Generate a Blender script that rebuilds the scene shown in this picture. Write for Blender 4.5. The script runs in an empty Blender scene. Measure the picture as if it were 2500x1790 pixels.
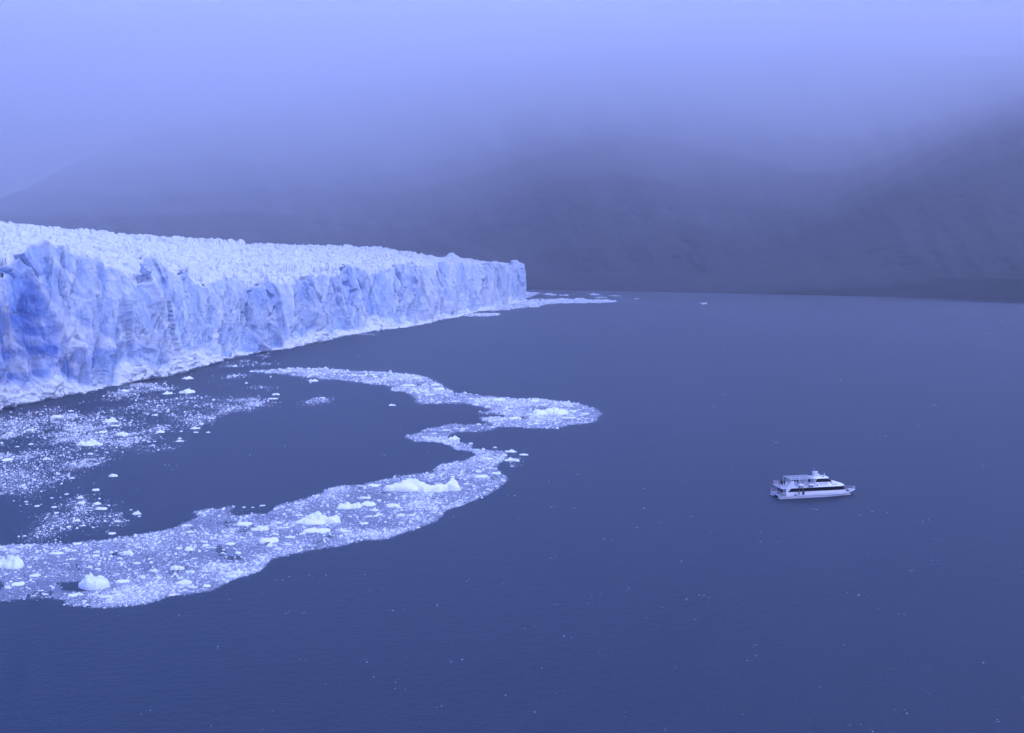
import bpy, bmesh, math, random
import numpy as np
from mathutils import Vector, Matrix
R = math.radians
sc = bpy.context.scene
# ------------------------------------------------------------------ camera
H = 72.0
F = 2500 * 35 / 36
YH = 634.0                       # height of the true horizon in the photograph
PITCH = math.atan((895 - YH) / F)
cam_d = bpy.data.cameras.new('camera'); cam = bpy.data.objects.new('camera', cam_d)
sc.collection.objects.link(cam); sc.camera = cam
cam_d.lens = 35; cam_d.sensor_width = 36; cam_d.clip_start = 0.5; cam_d.clip_end = 90000
cam.location = (0, 0, H); cam.rotation_euler = (math.pi / 2 - PITCH, 0, 0)
# ------------------------------------------------------------------ world, sun, exposure
SUN_EL, SUN_AZ = R(58), R(112)    # azimuth from +Y, towards +X
w = bpy.data.worlds.new('World'); sc.world = w; w.use_nodes = True
nt = w.node_tree; nt.nodes.clear()
sky = nt.nodes.new('ShaderNodeTexSky'); sky.sky_type = 'NISHITA'; sky.sun_disc = False
sky.sun_elevation = SUN_EL; sky.sun_rotation = SUN_AZ
sky.air_density = 1.5; sky.dust_density = 3.0; sky.ozone_density = 4.0
mul = nt.nodes.new('ShaderNodeMix'); mul.data_type = 'RGBA'; mul.blend_type = 'MULTIPLY'
mul.inputs[0].default_value = 1.0; mul.inputs[7].default_value = (1.05, 1.09, 2.18, 1)
bg = nt.nodes.new('ShaderNodeBackground'); bg.inputs[1].default_value = 0.15
out = nt.nodes.new('ShaderNodeOutputWorld')
# overcast sky: darkening added overhead to dim the near water, brighter towards the horizon
tc = nt.nodes.new('ShaderNodeTexCoord'); sz = nt.nodes.new('ShaderNodeSeparateXYZ'); mr = nt.nodes.new('ShaderNodeMapRange'); m3 = nt.nodes.new('ShaderNodeMix')
mr.inputs[1].default_value = 0.10; mr.inputs[2].default_value = 0.60; mr.inputs[3].default_value = 1.5; mr.inputs[4].default_value = 0.28; mr.interpolation_type = 'SMOOTHSTEP'
m3.data_type = 'RGBA'; m3.blend_type = 'MULTIPLY'; m3.inputs[0].default_value = 1.0
nt.links.new(tc.outputs['Generated'], sz.inputs[0]); nt.links.new(sz.outputs[2], mr.inputs[0])
nt.links.new(sky.outputs[0], mul.inputs[6]); nt.links.new(mul.outputs[2], m3.inputs[6]); nt.links.new(mr.outputs[0], m3.inputs[7]); 
# ... and a broad bright patch added low over the lake ahead, sides dimmed
dp = nt.nodes.new('ShaderNodeVectorMath'); dp.operation = 'DOT_PRODUCT'; dp.inputs[1].default_value = Vector((-0.06, 0.93, 0.34)).normalized()
m4 = nt.nodes.new('ShaderNodeMapRange'); m4.interpolation_type = 'SMOOTHSTEP'; m4.inputs[1].default_value = 0.70; m4.inputs[2].default_value = 1.0; m4.inputs[3].default_value = 0.5; m4.inputs[4].default_value = 3.0
m5 = nt.nodes.new('ShaderNodeMix'); m5.data_type = 'RGBA'; m5.blend_type = 'MULTIPLY'; m5.inputs[0].default_value = 1.0
nt.links.new(tc.outputs['Generated'], dp.inputs[0]); nt.links.new(dp.outputs['Value'], m4.inputs[0])
nt.links.new(m3.outputs[2], m5.inputs[6]); nt.links.new(m4.outputs[0], m5.inputs[7]); nt.links.new(m5.outputs[2], bg.inputs[0]); nt.links.new(bg.outputs[0], out.inputs[0])
sun_d = bpy.data.lights.new('sun', 'SUN'); sun_d.energy = 0.5; sun_d.angle = R(25); sun_d.color = (0.66, 0.76, 1.0)
sun = bpy.data.objects.new('sun', sun_d); sc.collection.objects.link(sun)
sv = Vector((math.sin(SUN_AZ) * math.cos(SUN_EL), math.cos(SUN_AZ) * math.cos(SUN_EL), math.sin(SUN_EL)))
sun.rotation_euler = sv.to_track_quat('Z', 'Y').to_euler()
sc.view_settings.view_transform = 'Standard'; sc.view_settings.look = 'None'
sc.view_settings.exposure = 2.18; sc.view_settings.gamma = 1.0
sc.render.engine = 'CYCLES'
sc.cycles.use_denoising = True
sc.cycles.max_bounces = 8; sc.cycles.diffuse_bounces = 3; sc.cycles.glossy_bounces = 2
sc.cycles.transmission_bounces = 2; sc.cycles.volume_bounces = 6; sc.cycles.transparent_max_bounces = 32
sc.cycles.use_adaptive_sampling = True; sc.cycles.adaptive_threshold = 0.02
HAZE_DENSITY = 0.00015
CLOUD_DENSITY = 0.00028
HAZE_COLOR = (0.90, 0.92, 1.0, 1)
HAZE_ANISO = 0.4
# ------------------------------------------------------------------ helpers
rnd = random.Random(5); NP = np.random.default_rng(11)
cp, sp = math.cos(PITCH), math.sin(PITCH)
def ray(px, py):
    u = (np.asarray(px, float) - 1250) / F; v = (895 - np.asarray(py, float)) / F
    return u, cp + v * sp, -sp + v * cp           # right, forward, up
def ground(px, py, z=0.0):
    x, y, zz = ray(px, py); k = (z - H) / zz
    return x * k, y * k
def zat(px, py, Y):                                 # height of the pixel's ray at forward distance Y
    x, y, zz = ray(px, py); return H + zz / y * Y
def proj(X, Y, Z):
    zc = Y * cp + (H - Z) * sp; yc = Y * sp - (H - Z) * cp
    return 1250 + F * X / zc, 895 - F * yc / zc
def _hash(ix, iy, iz, seed):
    h = (ix.astype(np.int64) * 374761393 + iy.astype(np.int64) * 668265263 + iz.astype(np.int64) * 2147483647 + seed * 974711) & 0xffffffff
    h = ((h ^ (h >> 13)) * 1274126177) & 0xffffffff
    h = ((h ^ (h >> 16)) * 2246822519) & 0xffffffff
    h = h ^ (h >> 15)
    return h.astype(np.float64) / 4294967295.0
def vnoise(x, y, z=0.0, seed=0):
    x, y, z = np.broadcast_arrays(np.asarray(x, float), np.asarray(y, float), np.asarray(z, float))
    ix, iy, iz = np.floor(x), np.floor(y), np.floor(z)
    fx, fy, fz = x - ix, y - iy, z - iz
    s = lambda t: t * t * t * (t * (t * 6 - 15) + 10)
    ux, uy, uz = s(fx), s(fy), s(fz); r = 0
    for a in (0, 1):
        for b in (0, 1):
            for c in (0, 1):
                r = r + (ux if a else 1 - ux) * (uy if b else 1 - uy) * (uz if c else 1 - uz) * _hash(ix + a, iy + b, iz + c, seed)
    return r * 2 - 1
def fbm(x, y, z=0.0, seed=0, o=4, g=0.5, ridged=False):
    t, a, f, n = 0, 1.0, 1.0, 0
    for k in range(o):
        v = vnoise(x * f, y * f, np.asarray(z) * f, seed + k * 17)
        if ridged: v = 1 - 2 * np.abs(v)
        t = t + a * v; n += a; a *= g; f *= 2.03
    return t / n
def worley(x, y, seed=0):
    ix, iy = np.floor(x), np.floor(y)
    d1 = np.full(x.shape, 9.0); d2 = np.full(x.shape, 9.0)
    cid = np.zeros(x.shape); cx = np.zeros(x.shape); cy = np.zeros(x.shape)
    for a in (-1, 0, 1):
        for b in (-1, 0, 1):
            gx, gy = ix + a, iy + b
            qx = gx + _hash(gx, gy, gx * 0, seed); qy = gy + _hash(gx, gy, gx * 0 + 1, seed)
            d = np.hypot(x - qx, y - qy)
            near = d < d1
            d2 = np.where(near, d1, np.minimum(d2, d))
            cid = np.where(near, _hash(gx, gy, gx * 0 + 2, seed), cid)
            cx = np.where(near, x - qx, cx); cy = np.where(near, y - qy, cy)
            d1 = np.where(near, d, d1)
    return d1, d2, cid, cx, cy
def pl(x, pts):
    p = np.array(pts, float); return np.interp(x, p[:, 0], p[:, 1])
def smooth(a, n):
    k = np.hanning(2 * n + 3)[1:-1]; k /= k.sum()
    return np.convolve(np.pad(a, n, mode='reflect', reflect_type='odd'), k, 'valid')
def sstep(a, b, x):
    t = np.clip((x - a) / (b - a), 0, 1); return t * t * (3 - 2 * t)
def in_poly(px, py, poly):
    p = np.array(poly, float); c = np.zeros(np.shape(px), bool); j = len(p) - 1
    for i in range(len(p)):
        xi, yi, xj, yj = p[i, 0], p[i, 1], p[j, 0], p[j, 1]
        if yi != yj:
            c ^= ((yi > py) != (yj > py)) & (px < (xj - xi) * (py - yi) / (yj - yi) + xi)
        j = i
    return c
def np_mesh(name, verts, quads, mat, parent=None, smooth_sh=True, attrs=None):
    me = bpy.data.meshes.new(name)
    v = np.asarray(verts, np.float32).reshape(-1, 3); q = np.asarray(quads, np.int32)
    k = q.shape[1]
    me.vertices.add(len(v)); me.vertices.foreach_set('co', v.ravel())
    me.loops.add(q.size); me.loops.foreach_set('vertex_index', q.ravel())
    me.polygons.add(len(q)); me.polygons.foreach_set('loop_start', np.arange(0, q.size, k, dtype=np.int32))
    if smooth_sh: me.polygons.foreach_set('use_smooth', np.ones(len(q), bool))
    me.update(calc_edges=True)
    for an, av in (attrs or {}).items():
        at = me.attributes.new(an, 'FLOAT', 'POINT'); at.data.foreach_set('value', np.asarray(av, np.float32).ravel())
    o = bpy.data.objects.new(name, me); sc.collection.objects.link(o)
    if mat: me.materials.append(mat)
    if parent: o.parent = parent
    return o
def grid_quads(nr, nc):
    i = np.arange(nr * nc).reshape(nr, nc)
    return np.stack([i[:-1, :-1], i[:-1, 1:], i[1:, 1:], i[1:, :-1]], -1).reshape(-1, 4)
def tag(o, label=None, cat=None, group=None, kind=None):
    if label: o['label'] = label
    if cat: o['category'] = cat
    if group: o['group'] = group
    if kind: o['kind'] = kind
    return o
def empty(name, loc, rz=0.0, parent=None):
    o = bpy.data.objects.new(name, None); sc.collection.objects.link(o)
    o.location = loc; o.rotation_euler = (0, 0, rz); o.empty_display_size = 0.5
    if parent: o.parent = parent
    return o
def mat(name, col=(0.8, 0.8, 0.8), rough=0.5, metal=0.0, spec=0.5):
    m = bpy.data.materials.new(name); m.use_nodes = True
    b = m.node_tree.nodes['Principled BSDF']
    b.inputs['Base Color'].default_value = (*col, 1); b.inputs['Roughness'].default_value = rough
    b.inputs['Metallic'].default_value = metal; b.inputs['Specular IOR Level'].default_value = spec
    return m, m.node_tree, b
def node(t, typ, **kw):
    n = t.nodes.new(typ)
    for k, v in kw.items(): setattr(n, k, v)
    return n
def noise_node(t, scale, detail=4, rough=0.55, vec=None, dist=0.0):
    n = node(t, 'ShaderNodeTexNoise'); n.inputs['Scale'].default_value = scale
    n.inputs['Detail'].default_value = detail; n.inputs['Roughness'].default_value = rough; n.inputs['Distortion'].default_value = dist
    if vec: t.links.new(vec, n.inputs['Vector'])
    return n
def ramp(t, fac, a, b, ca=(0, 0, 0, 1), cb=(1, 1, 1, 1)):
    r = node(t, 'ShaderNodeValToRGB'); r.color_ramp.elements[0].position = a; r.color_ramp.elements[1].position = b
    r.color_ramp.elements[0].color = ca; r.color_ramp.elements[1].color = cb
    t.links.new(fac, r.inputs[0]); return r
def mixc(t, fac, a, b, blend='MIX'):
    m = node(t, 'ShaderNodeMix', data_type='RGBA', blend_type=blend)
    for s, v in ((0, fac), (6, a), (7, b)):
        if isinstance(v, (int, float)): m.inputs[s].default_value = v
        elif isinstance(v, tuple): m.inputs[s].default_value = v if len(v) == 4 else (*v, 1)
        else: t.links.new(v, m.inputs[s])
    return m.outputs[2]
def objpos(t, scale=(1, 1, 1)):
    g = node(t, 'ShaderNodeNewGeometry'); m = node(t, 'ShaderNodeMapping'); m.inputs['Scale'].default_value = scale
    t.links.new(g.outputs['Position'], m.inputs['Vector']); return m.outputs[0]
def bump(t, b, h, strength, dist=1.0):
    n = node(t, 'ShaderNodeBump'); n.inputs['Strength'].default_value = strength; n.inputs['Distance'].default_value = dist
    t.links.new(h, n.inputs['Height']); t.links.new(n.outputs[0], b.inputs['Normal']); return n
# ------------------------------------------------------------------ materials of the setting
WATER, t, b = mat('glacial_lake_water', (0.05, 0.075, 0.13), 0.50, spec=0.5)
big = noise_node(t, 0.006, 3, 0.5, objpos(t, (1, 0.35, 1)), 0.4)
b.inputs['IOR'].default_value = 1.33
b.inputs['Specular IOR Level'].default_value = 0.9
t.links.new(mixc(t, ramp(t, big.outputs[0], 0.35, 0.7).outputs[0], (0.001, 0.013, 0.034), (0.002, 0.018, 0.044)), b.inputs['Base Color'])
n1 = noise_node(t, 1.3, 4, 0.6, objpos(t, (1, 1.7, 1)), 0.3)
n2 = noise_node(t, 0.35, 2, 0.5, objpos(t, (1, 1.5, 1)))
ad = node(t, 'ShaderNodeMath', operation='MULTIPLY_ADD'); ad.inputs[1].default_value = 1.0
t.links.new(n2.outputs[0], ad.inputs[0]); t.links.new(n1.outputs[0], ad.inputs[2])
bn = bump(t, b, ad.outputs[0], 0.55, 0.22)
slick = ramp(t, big.outputs[0], 0.3, 0.62, (0.45, 0.45, 0.45, 1), (0.9, 0.9, 0.9, 1)); t.links.new(slick.outputs[0], bn.inputs['Strength'])

GLACIER, t, b = mat('glacier_ice', (0.8, 0.84, 0.9), 0.55, spec=0.35)
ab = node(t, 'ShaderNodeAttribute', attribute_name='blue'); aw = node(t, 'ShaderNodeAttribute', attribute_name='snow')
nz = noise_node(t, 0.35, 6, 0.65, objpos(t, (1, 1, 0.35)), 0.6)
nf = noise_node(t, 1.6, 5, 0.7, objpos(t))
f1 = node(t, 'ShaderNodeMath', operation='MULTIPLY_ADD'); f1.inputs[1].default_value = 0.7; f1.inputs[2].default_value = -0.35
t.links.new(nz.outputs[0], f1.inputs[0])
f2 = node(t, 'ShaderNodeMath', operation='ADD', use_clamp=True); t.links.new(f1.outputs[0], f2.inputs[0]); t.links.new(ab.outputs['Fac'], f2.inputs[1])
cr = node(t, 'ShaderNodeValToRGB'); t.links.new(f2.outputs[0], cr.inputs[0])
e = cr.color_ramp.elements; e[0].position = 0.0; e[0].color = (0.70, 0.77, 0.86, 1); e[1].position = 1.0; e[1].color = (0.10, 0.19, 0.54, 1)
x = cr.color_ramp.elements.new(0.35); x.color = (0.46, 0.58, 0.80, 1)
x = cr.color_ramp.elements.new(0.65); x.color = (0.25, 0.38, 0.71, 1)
grime = ramp(t, noise_node(t, 0.09, 7, 0.7, objpos(t), 1.0).outputs[0], 0.56, 0.70)
gm = node(t, 'ShaderNodeMath', operation='MULTIPLY'); gm.inputs[1].default_value = 0.35; t.links.new(grime.outputs[0], gm.inputs[0])
c1 = mixc(t, gm.outputs[0], cr.outputs[0], (0.42, 0.47, 0.56))
c2 = mixc(t, aw.outputs['Fac'], c1, (0.80, 0.83, 0.87))
fl = ramp(t, nf.outputs[0], 0.35, 0.62, (0.80, 0.80, 0.80, 1), (1, 1, 1, 1))
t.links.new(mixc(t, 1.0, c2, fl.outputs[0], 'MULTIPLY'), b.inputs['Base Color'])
nb = noise_node(t, 0.9, 8, 0.7, objpos(t, (1, 1, 0.6)), 0.5)
bump(t, b, nb.outputs[0], 0.9, 1.2)

ICE, t, b = mat('floating_ice', (0.85, 0.88, 0.92), 0.5, spec=0.4)
b.inputs['Subsurface Weight'].default_value = 0.6; b.inputs['Subsurface Radius'].default_value = (0.7, 0.85, 1.0); b.inputs['Subsurface Scale'].default_value = 0.8
ic = noise_node(t, 0.8, 5, 0.65, objpos(t))
t.links.new(mixc(t, ramp(t, ic.outputs[0], 0.45, 0.75).outputs[0], (0.92, 0.94, 0.96), (0.80, 0.87, 0.94)), b.inputs['Base Color'])
bump(t, b, noise_node(t, 2.5, 6, 0.7, objpos(t)).outputs[0], 0.7, 0.4)
BLUEICE, t, b = mat('blue_floating_ice', (0.42, 0.58, 0.86), 0.4, spec=0.5)
b.inputs['Subsurface Weight'].default_value = 0.6; b.inputs['Subsurface Radius'].default_value = (0.7, 0.85, 1.0); b.inputs['Subsurface Scale'].default_value = 0.8
ic = noise_node(t, 0.5, 5, 0.65, objpos(t))
t.links.new(mixc(t, ramp(t, ic.outputs[0], 0.35, 0.7).outputs[0], (0.84, 0.89, 0.95), (0.70, 0.79, 0.93)), b.inputs['Base Color'])
bump(t, b, noise_node(t, 2.5, 6, 0.7, objpos(t)).outputs[0], 0.6, 0.4)
BRASH, t, b = mat('brash_ice', (0.7, 0.76, 0.84), 0.5, spec=0.4)
ic = noise_node(t, 0.9, 3, 0.7, objpos(t))
tn = node(t, 'ShaderNodeAttribute', attribute_name='tone')
t.links.new(mixc(t, tn.outputs['Fac'], (0.20, 0.24, 0.32), (0.80, 0.83, 0.88)), b.inputs['Base Color'])
SLUSH, t, b = mat('slush', (0.3, 0.36, 0.5), 0.45, spec=0.4)
v1 = node(t, 'ShaderNodeTexVoronoi'); v1.inputs['Scale'].default_value = 1.8; t.links.new(objpos(t), v1.inputs['Vector'])
s1 = ramp(t, v1.outputs['Distance'], 0.22, 0.42, (0.50, 0.55, 0.64, 1), (0.11, 0.13, 0.19, 1))
s2 = ramp(t, noise_node(t, 0.35, 5, 0.65, objpos(t)).outputs[0], 0.40, 0.60)
t.links.new(mixc(t, s2.outputs[0], (0.14, 0.16, 0.22), s1.outputs[0]), b.inputs['Base Color'])
bump(t, b, v1.outputs['Distance'], 0.6, -0.2)
ROCK, t, b = mat('forested_rock', (0.03, 0.035, 0.035), 0.9, spec=0.1)
rk = noise_node(t, 0.004, 8, 0.7, objpos(t), 0.5)
t.links.new(mixc(t, ramp(t, rk.outputs[0], 0.40, 0.75).outputs[0], (0.017, 0.016, 0.020), (0.020, 0.019, 0.023)), b.inputs['Base Color'])
# ------------------------------------------------------------------ lake
o = np_mesh('lake_water', [(-24000, -6000, 0), (24000, -6000, 0), (24000, 24000, 0), (-24000, 24000, 0)], [(0, 1, 2, 3)], WATER, smooth_sh=False)
tag(o, kind='structure')
# ------------------------------------------------------------------ mountains: a terrain sheet whose slope lies further off the higher it gets
def build_mountains():
    xs = np.linspace(-2600, 5000, 620); n = 260
    shore = pl(xs, [(-2600, 690), (0, 698), (1300, 707), (2500, 731), (3200, 760), (5000, 800)])
    top = pl(xs, [(-2600, 470), (-700, 530), (0, 487), (60, 462), (130, 425), (230, 372), (370, 322), (520, 292), (700, 262), (900, 205), (1100, 165), (1500, 130), (2000, 120), (2500, 140), (3200, 60), (5000, 60)])
    top = smooth(top, 5)
    cols = [(-2600, [2800, 3000, 3200, 3600, 4100]), (-200, [3050, 3300, 3650, 4150, 4700]), (350, [3100, 3350, 3650, 4200, 4850]),
            (650, [3000, 3200, 3500, 4000, 4700]), (930, [2700, 2900, 3300, 4000, 4900]), (1150, [2400, 2600, 2950, 3700, 4800]),
            (1350, [2400, 2550, 2800, 3500, 4600]), (1600, [2300, 2450, 2750, 3500, 4600]), (1850, [2150, 2350, 2750, 3600, 4600]),
            (2080, [2000, 2200, 2600, 3500, 4500]), (2300, [1900, 2050, 2400, 3200, 4300]), (2450, [1830, 1950, 2250, 3000, 4200]),
            (2800, [1750, 1850, 2100, 2800, 4000]), (5000, [1600, 1700, 2000, 2800, 4000])]
    cx = [c[0] for c in cols]
    u = np.linspace(0, 1, n)[:, None] ** 1.15
    kn = np.array([0, 0.18, 0.45, 0.72, 1.0])
    L = np.stack([smooth(np.interp(xs, cx, [math.log(c[1][k]) for c in cols]), 14) for k in range(5)], 0)
    # smooth (monotone) interpolation along u
    ld = np.zeros((n, len(xs)))
    for j in range(len(xs)):
        ld[:, j] = np.interp(u[:, 0], kn, L[:, j])
    for _ in range(2):
        ld[1:-1] = ld[1:-1]  # keeps the ends
        k = np.hanning(31); k /= k.sum()
        pad = np.pad(ld, ((15, 15), (0, 0)), mode='reflect', reflect_type='odd')
        ld = np.apply_along_axis(lambda a: np.convolve(a, k, 'valid'), 0, pad)
    y = shore[None] + (top - shore)[None] * u
    Xs = np.broadcast_to(xs[None], y.shape)
    rav = fbm(Xs / 150 + 0.35 * u * 6, u * 2.2 + Xs / 900, 0, 3, 5, 0.5, True) * 0.04 + fbm(Xs / 40, u * 9, 0, 9, 4) * 0.012
    ld = ld + rav * np.minimum(1, u * 8)
    D = np.exp(ld)
    dx, dy, dz = ray(Xs, y)
    hor = np.hypot(dx, dy); k = D / hor
    # first row sits on the water exactly
    Z = H + dz * k
    k0 = -H / dz[0]; 
    base = np.maximum(0, 1 - u * 12)
    kk = k * (1 - base) + (k0[None]) * base
    X, Y = dx * kk, dy * kk; Z = H + dz * kk
    Z[0] = -3
    back = np.stack([X[-1] * 1.03, Y[-1] * 1.03, Z[-1] * 0 - 3], -1)[None]
    V = np.concatenate([np.stack([X, Y, Z], -1), back], 0)
    print('mountain top', Z.max(), 'range', D.max())
    o = np_mesh('mountain_slope', V.reshape(-1, 3), grid_quads(n + 1, len(xs)), ROCK)
    tag(o, kind='structure')
build_mountains()
# ------------------------------------------------------------------ glacier
BASE = [(-420, 1190), (-200, 1065), (0, 991), (46, 984), (59, 977), (93, 974), (200, 955), (268, 941), (324, 930), (395, 915), (506, 884), (571, 869), (654, 855), (700, 849),
        (749, 839), (822, 822), (911, 809), (997, 797), (1098, 776), (1149, 763), (1194, 757), (1267, 739), (1281, 735)]
CREST = [(-420, 640), (-200, 640), (-60, 660), (0, 674), (14, 680), (28, 653), (49, 634), (70, 612), (83, 600), (105, 597), (125, 603), (148, 606), (173, 630), (200, 640), (208, 633), (240, 632), (256, 647), (275, 652),
         (299, 668), (309, 690), (326, 690), (338, 655), (346, 640), (355, 630), (386, 634), (398, 650), (410, 671), (422, 668), (432, 660), (444, 668), (457, 699), (481, 708), (500, 695), (509, 687),
         (521, 674), (545, 680), (574, 684), (589, 705), (601, 700), (614, 687), (651, 680), (657, 693), (690, 690), (722, 682), (733, 690), (752, 670), (775, 666), (803, 671), (822, 687),
         (838, 668), (854, 652), (876, 652), (889, 666), (902, 674), (917, 665), (949, 652), (981, 646), (1000, 641), (1016, 655), (1044, 652), (1076, 644), (1140, 643), (1171, 646),
         (1203, 646), (1248, 652), (1256, 642), (1267, 640), (1276, 650), (1281, 660)]
SNOW = [(-420, 650), (-100, 655), (0, 655), (100, 640), (200, 648), (300, 684), (343, 684), (480, 708), (590, 706), (700, 693), (830, 688), (900, 676), (1000, 660), (1281, 656)]
SKYL = [(-420, 520), (-100, 542), (0, 551), (30, 553), (100, 560), (200, 571), (330, 580), (500, 591), (650, 601), (740, 604), (850, 607), (950, 615), (1060, 630), (1120, 634), (1200, 642), (1281, 650)]
NC, NW, NT = 1900, 150, 400
def build_glacier():
    xs = np.linspace(-420, 1281, NC)
    by = smooth(pl(xs, BASE), 22)
    BX, BY = ground(xs, by)
    # resample evenly along a mix of arc length and picture width
    seg = np.hypot(np.diff(BX), np.diff(BY)); s = np.concatenate([[0], np.cumsum(seg)])
    par = 0.5 * s / s[-1] + 0.5 * np.linspace(0, 1, NC)
    q = np.linspace(0, 1, NC); BX = np.interp(q, par, BX); BY = np.interp(q, par, BY); s = np.interp(q, par, s)
    tx, ty = np.gradient(BX, s), np.gradient(BY, s); tl = np.hypot(tx, ty); tx, ty = smooth(tx / tl, 30), smooth(ty / tl, 30)
    nx, ny = ty, -tx                                   # outward normal (towards the lake)
    px, _ = proj(BX, BY, np.full(NC, 68.0))
    leanb = 0.08 * sstep(1281, 1050, px)
    px, _ = proj(BX - nx * leanb * 66, BY - ny * leanb * 66, np.full(NC, 68.0))
    cz = zat(px, pl(px, CREST), BY)
    cz = smooth(cz, 1) + 2.0 * fbm(s / 6, s * 0, 0, 5, 4, 0.6, True) + 3.0 * fbm(s / 21, s * 0, 0, 6, 2, 0.5, True)
    sz = smooth(zat(px, pl(px, SNOW), BY), 25) 
    sz = np.minimum(sz, cz + 2)
    # ---- the wall
    v = np.linspace(0, 1, NW)[:, None]
    Zw = v * cz[None]; S = np.broadcast_to(s[None], Zw.shape)
    lean = 0.18 * Zw * vnoise(s / 120, s * 0, 0, 31)[None]
    butt = fbm((S + lean) / 46, Zw / 190, 0, 21, 3, 0.5, True)
    d1, d2, cid, fx, fy = worley((S + 0.25 * Zw * vnoise(S / 40, 0, 0, 8)) / 13, Zw / 30 + 0.3 * S / 13, 4)
    e1, e2, eid, gx, gy = worley((S + 0.2 * Zw) / 5.0, Zw / 9, 14)
    facet = (cid - 0.5) * 3.6 + fx * (cid * 7 % 1 - 0.5) * 7 + fy * 2.2
    facet2 = (eid - 0.5) * 1.1 + gx * (eid * 13 % 1 - 0.5) * 2.2
    flute = fbm((S + 0.35 * Zw * vnoise(S / 50, 0, 0, 43)) / 8.5, Zw / 60, 0, 44, 4, 0.55, True)
    fine = fbm(S / 2.6, Zw / 3.5, 0, 51, 4, 0.6)
    crack1 = 1 - sstep(0.0, 0.07, np.abs(fbm((S + 0.30 * Zw) / 22, Zw / 110, 0, 61, 3)))
    crk_m = sstep(-0.05, 0.3, vnoise(S / 30, Zw / 40, 0, 66)) * sstep(0.15, 0.4, v)
    crack2 = (1 - sstep(0.0, 0.05, np.abs(fbm((S - 0.2 * Zw) / 13, Zw / 80, 0, 63, 3)))) * sstep(0.0, 0.3, vnoise(S / 22 + 7, Zw / 30, 0, 67))
    fin1 = fbm((S - 0.45 * Zw) / 24, Zw / 220, 0, 23, 2, 0.5, True); fin2 = fbm((S + 0.35 * Zw) / 31 + 5, Zw / 200, 0, 24, 2, 0.5, True)
    disp = 8.0 * butt + 4.5 * np.maximum(fin1, fin2) + 0.7 * facet + 0.7 * facet2 + 3.2 * flute + 0.6 * fine - 8.0 * crack1 * crk_m - 6.0 * crack2
    foot_h = 4.5 + 9 * fbm(S / 22, S * 0, 0, 71, 3) + 7 * vnoise(S / 60, 0, 0, 72) + 11 * np.exp(-((proj(BX, BY, 0)[0] - 305) / 32) ** 2)[None] + 8 * np.exp(-((proj(BX, BY, 0)[0] - 120) / 60) ** 2)[None] - 6 * np.exp(-((proj(BX, BY, 0)[0] - 235) / 22) ** 2)[None]
    foot = np.clip(1 - Zw / np.maximum(foot_h, 1.2), 0, 1)
    rub = fbm(S / 3.2, Zw / 3.0, 0, 81, 4, 0.6, True)
    disp = disp * (1 - 0.65 * foot) + foot ** 0.8 * (6.5 + 3.5 * rub + 4 * fbm(S / 9, Zw / 7, 0, 83, 3))
    overh = 2.2 * (1 - v) * 0 - 3.0 * v ** 6 + 2.0 * np.sin(v * 3.0) * vnoise(S / 35, 0, 0, 90)
    disp = disp - leanb[None] * Zw + overh - 2.6 * np.exp(-(Zw / 0.7) ** 2)      # melt notch at the water line
    fade_end = np.ones(NC)
    disp = disp * fade_end[None]
    X = BX[None] + nx[None] * disp; Y = BY[None] + ny[None] * disp
    Zw2 = Zw + 0.0; Zw2[0] = -1.5
    PX, PY = proj(X, Y, Zw)
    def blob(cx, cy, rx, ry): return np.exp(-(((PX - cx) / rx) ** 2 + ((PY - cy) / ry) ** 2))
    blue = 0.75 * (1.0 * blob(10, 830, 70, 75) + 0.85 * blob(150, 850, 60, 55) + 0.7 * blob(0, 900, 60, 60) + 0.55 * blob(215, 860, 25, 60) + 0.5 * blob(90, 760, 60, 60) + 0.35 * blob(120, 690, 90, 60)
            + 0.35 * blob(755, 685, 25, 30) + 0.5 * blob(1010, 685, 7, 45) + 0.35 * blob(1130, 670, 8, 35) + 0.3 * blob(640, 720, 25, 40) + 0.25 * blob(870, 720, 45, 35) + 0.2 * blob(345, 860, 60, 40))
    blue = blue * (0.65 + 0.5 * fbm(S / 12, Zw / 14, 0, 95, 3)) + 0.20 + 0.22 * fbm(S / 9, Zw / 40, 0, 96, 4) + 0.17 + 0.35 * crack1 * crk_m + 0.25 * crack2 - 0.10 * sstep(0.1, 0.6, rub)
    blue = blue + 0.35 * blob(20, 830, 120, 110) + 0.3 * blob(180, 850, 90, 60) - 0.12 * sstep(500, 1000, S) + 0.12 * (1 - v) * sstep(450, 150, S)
    dia = fbm((S + 0.9 * Zw) / 14, (Zw - 0.3 * S) / 40, 0, 98, 4, 0.6, True)
    snow = np.clip(foot * 2.0, 0, 1) + 0.55 * sstep(-0.05, 0.5, fbm(S / 20, Zw / 9, 0, 97, 4, 0.6)) * sstep(0.75, 0.15, v) + sstep(0.975, 1.0, v) * 0.8 + 0.35 * sstep(0.35, 0.75, dia) + 0.35 * sstep(0.3, 0.8, np.maximum(fin1, fin2))
    blue = blue + 0.12 * sstep(0.2, -0.4, butt)
    snow = np.clip(snow, 0, 1)
    g = empty('glacier', (float(BX[NC // 2]), float(BY[NC // 2]), 0))
    tag(g, 'long pale blue glacier ending in a tall fluted ice cliff along the lake', 'glacier')
    off = Vector((float(BX[NC // 2]), float(BY[NC // 2]), 0))
    V = np.stack([X, Y, Zw2], -1) - np.array(off)
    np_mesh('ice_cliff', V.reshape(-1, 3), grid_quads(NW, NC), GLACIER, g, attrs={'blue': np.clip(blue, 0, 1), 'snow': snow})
    # ---- the crevassed top
    tau = np.concatenate([np.linspace(0, 0.035, 60, endpoint=False), 0.035 + 0.965 * np.linspace(0, 1, NT - 60) ** 1.15])[:, None]
    bx, by2 = X[-1], Y[-1]
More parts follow.
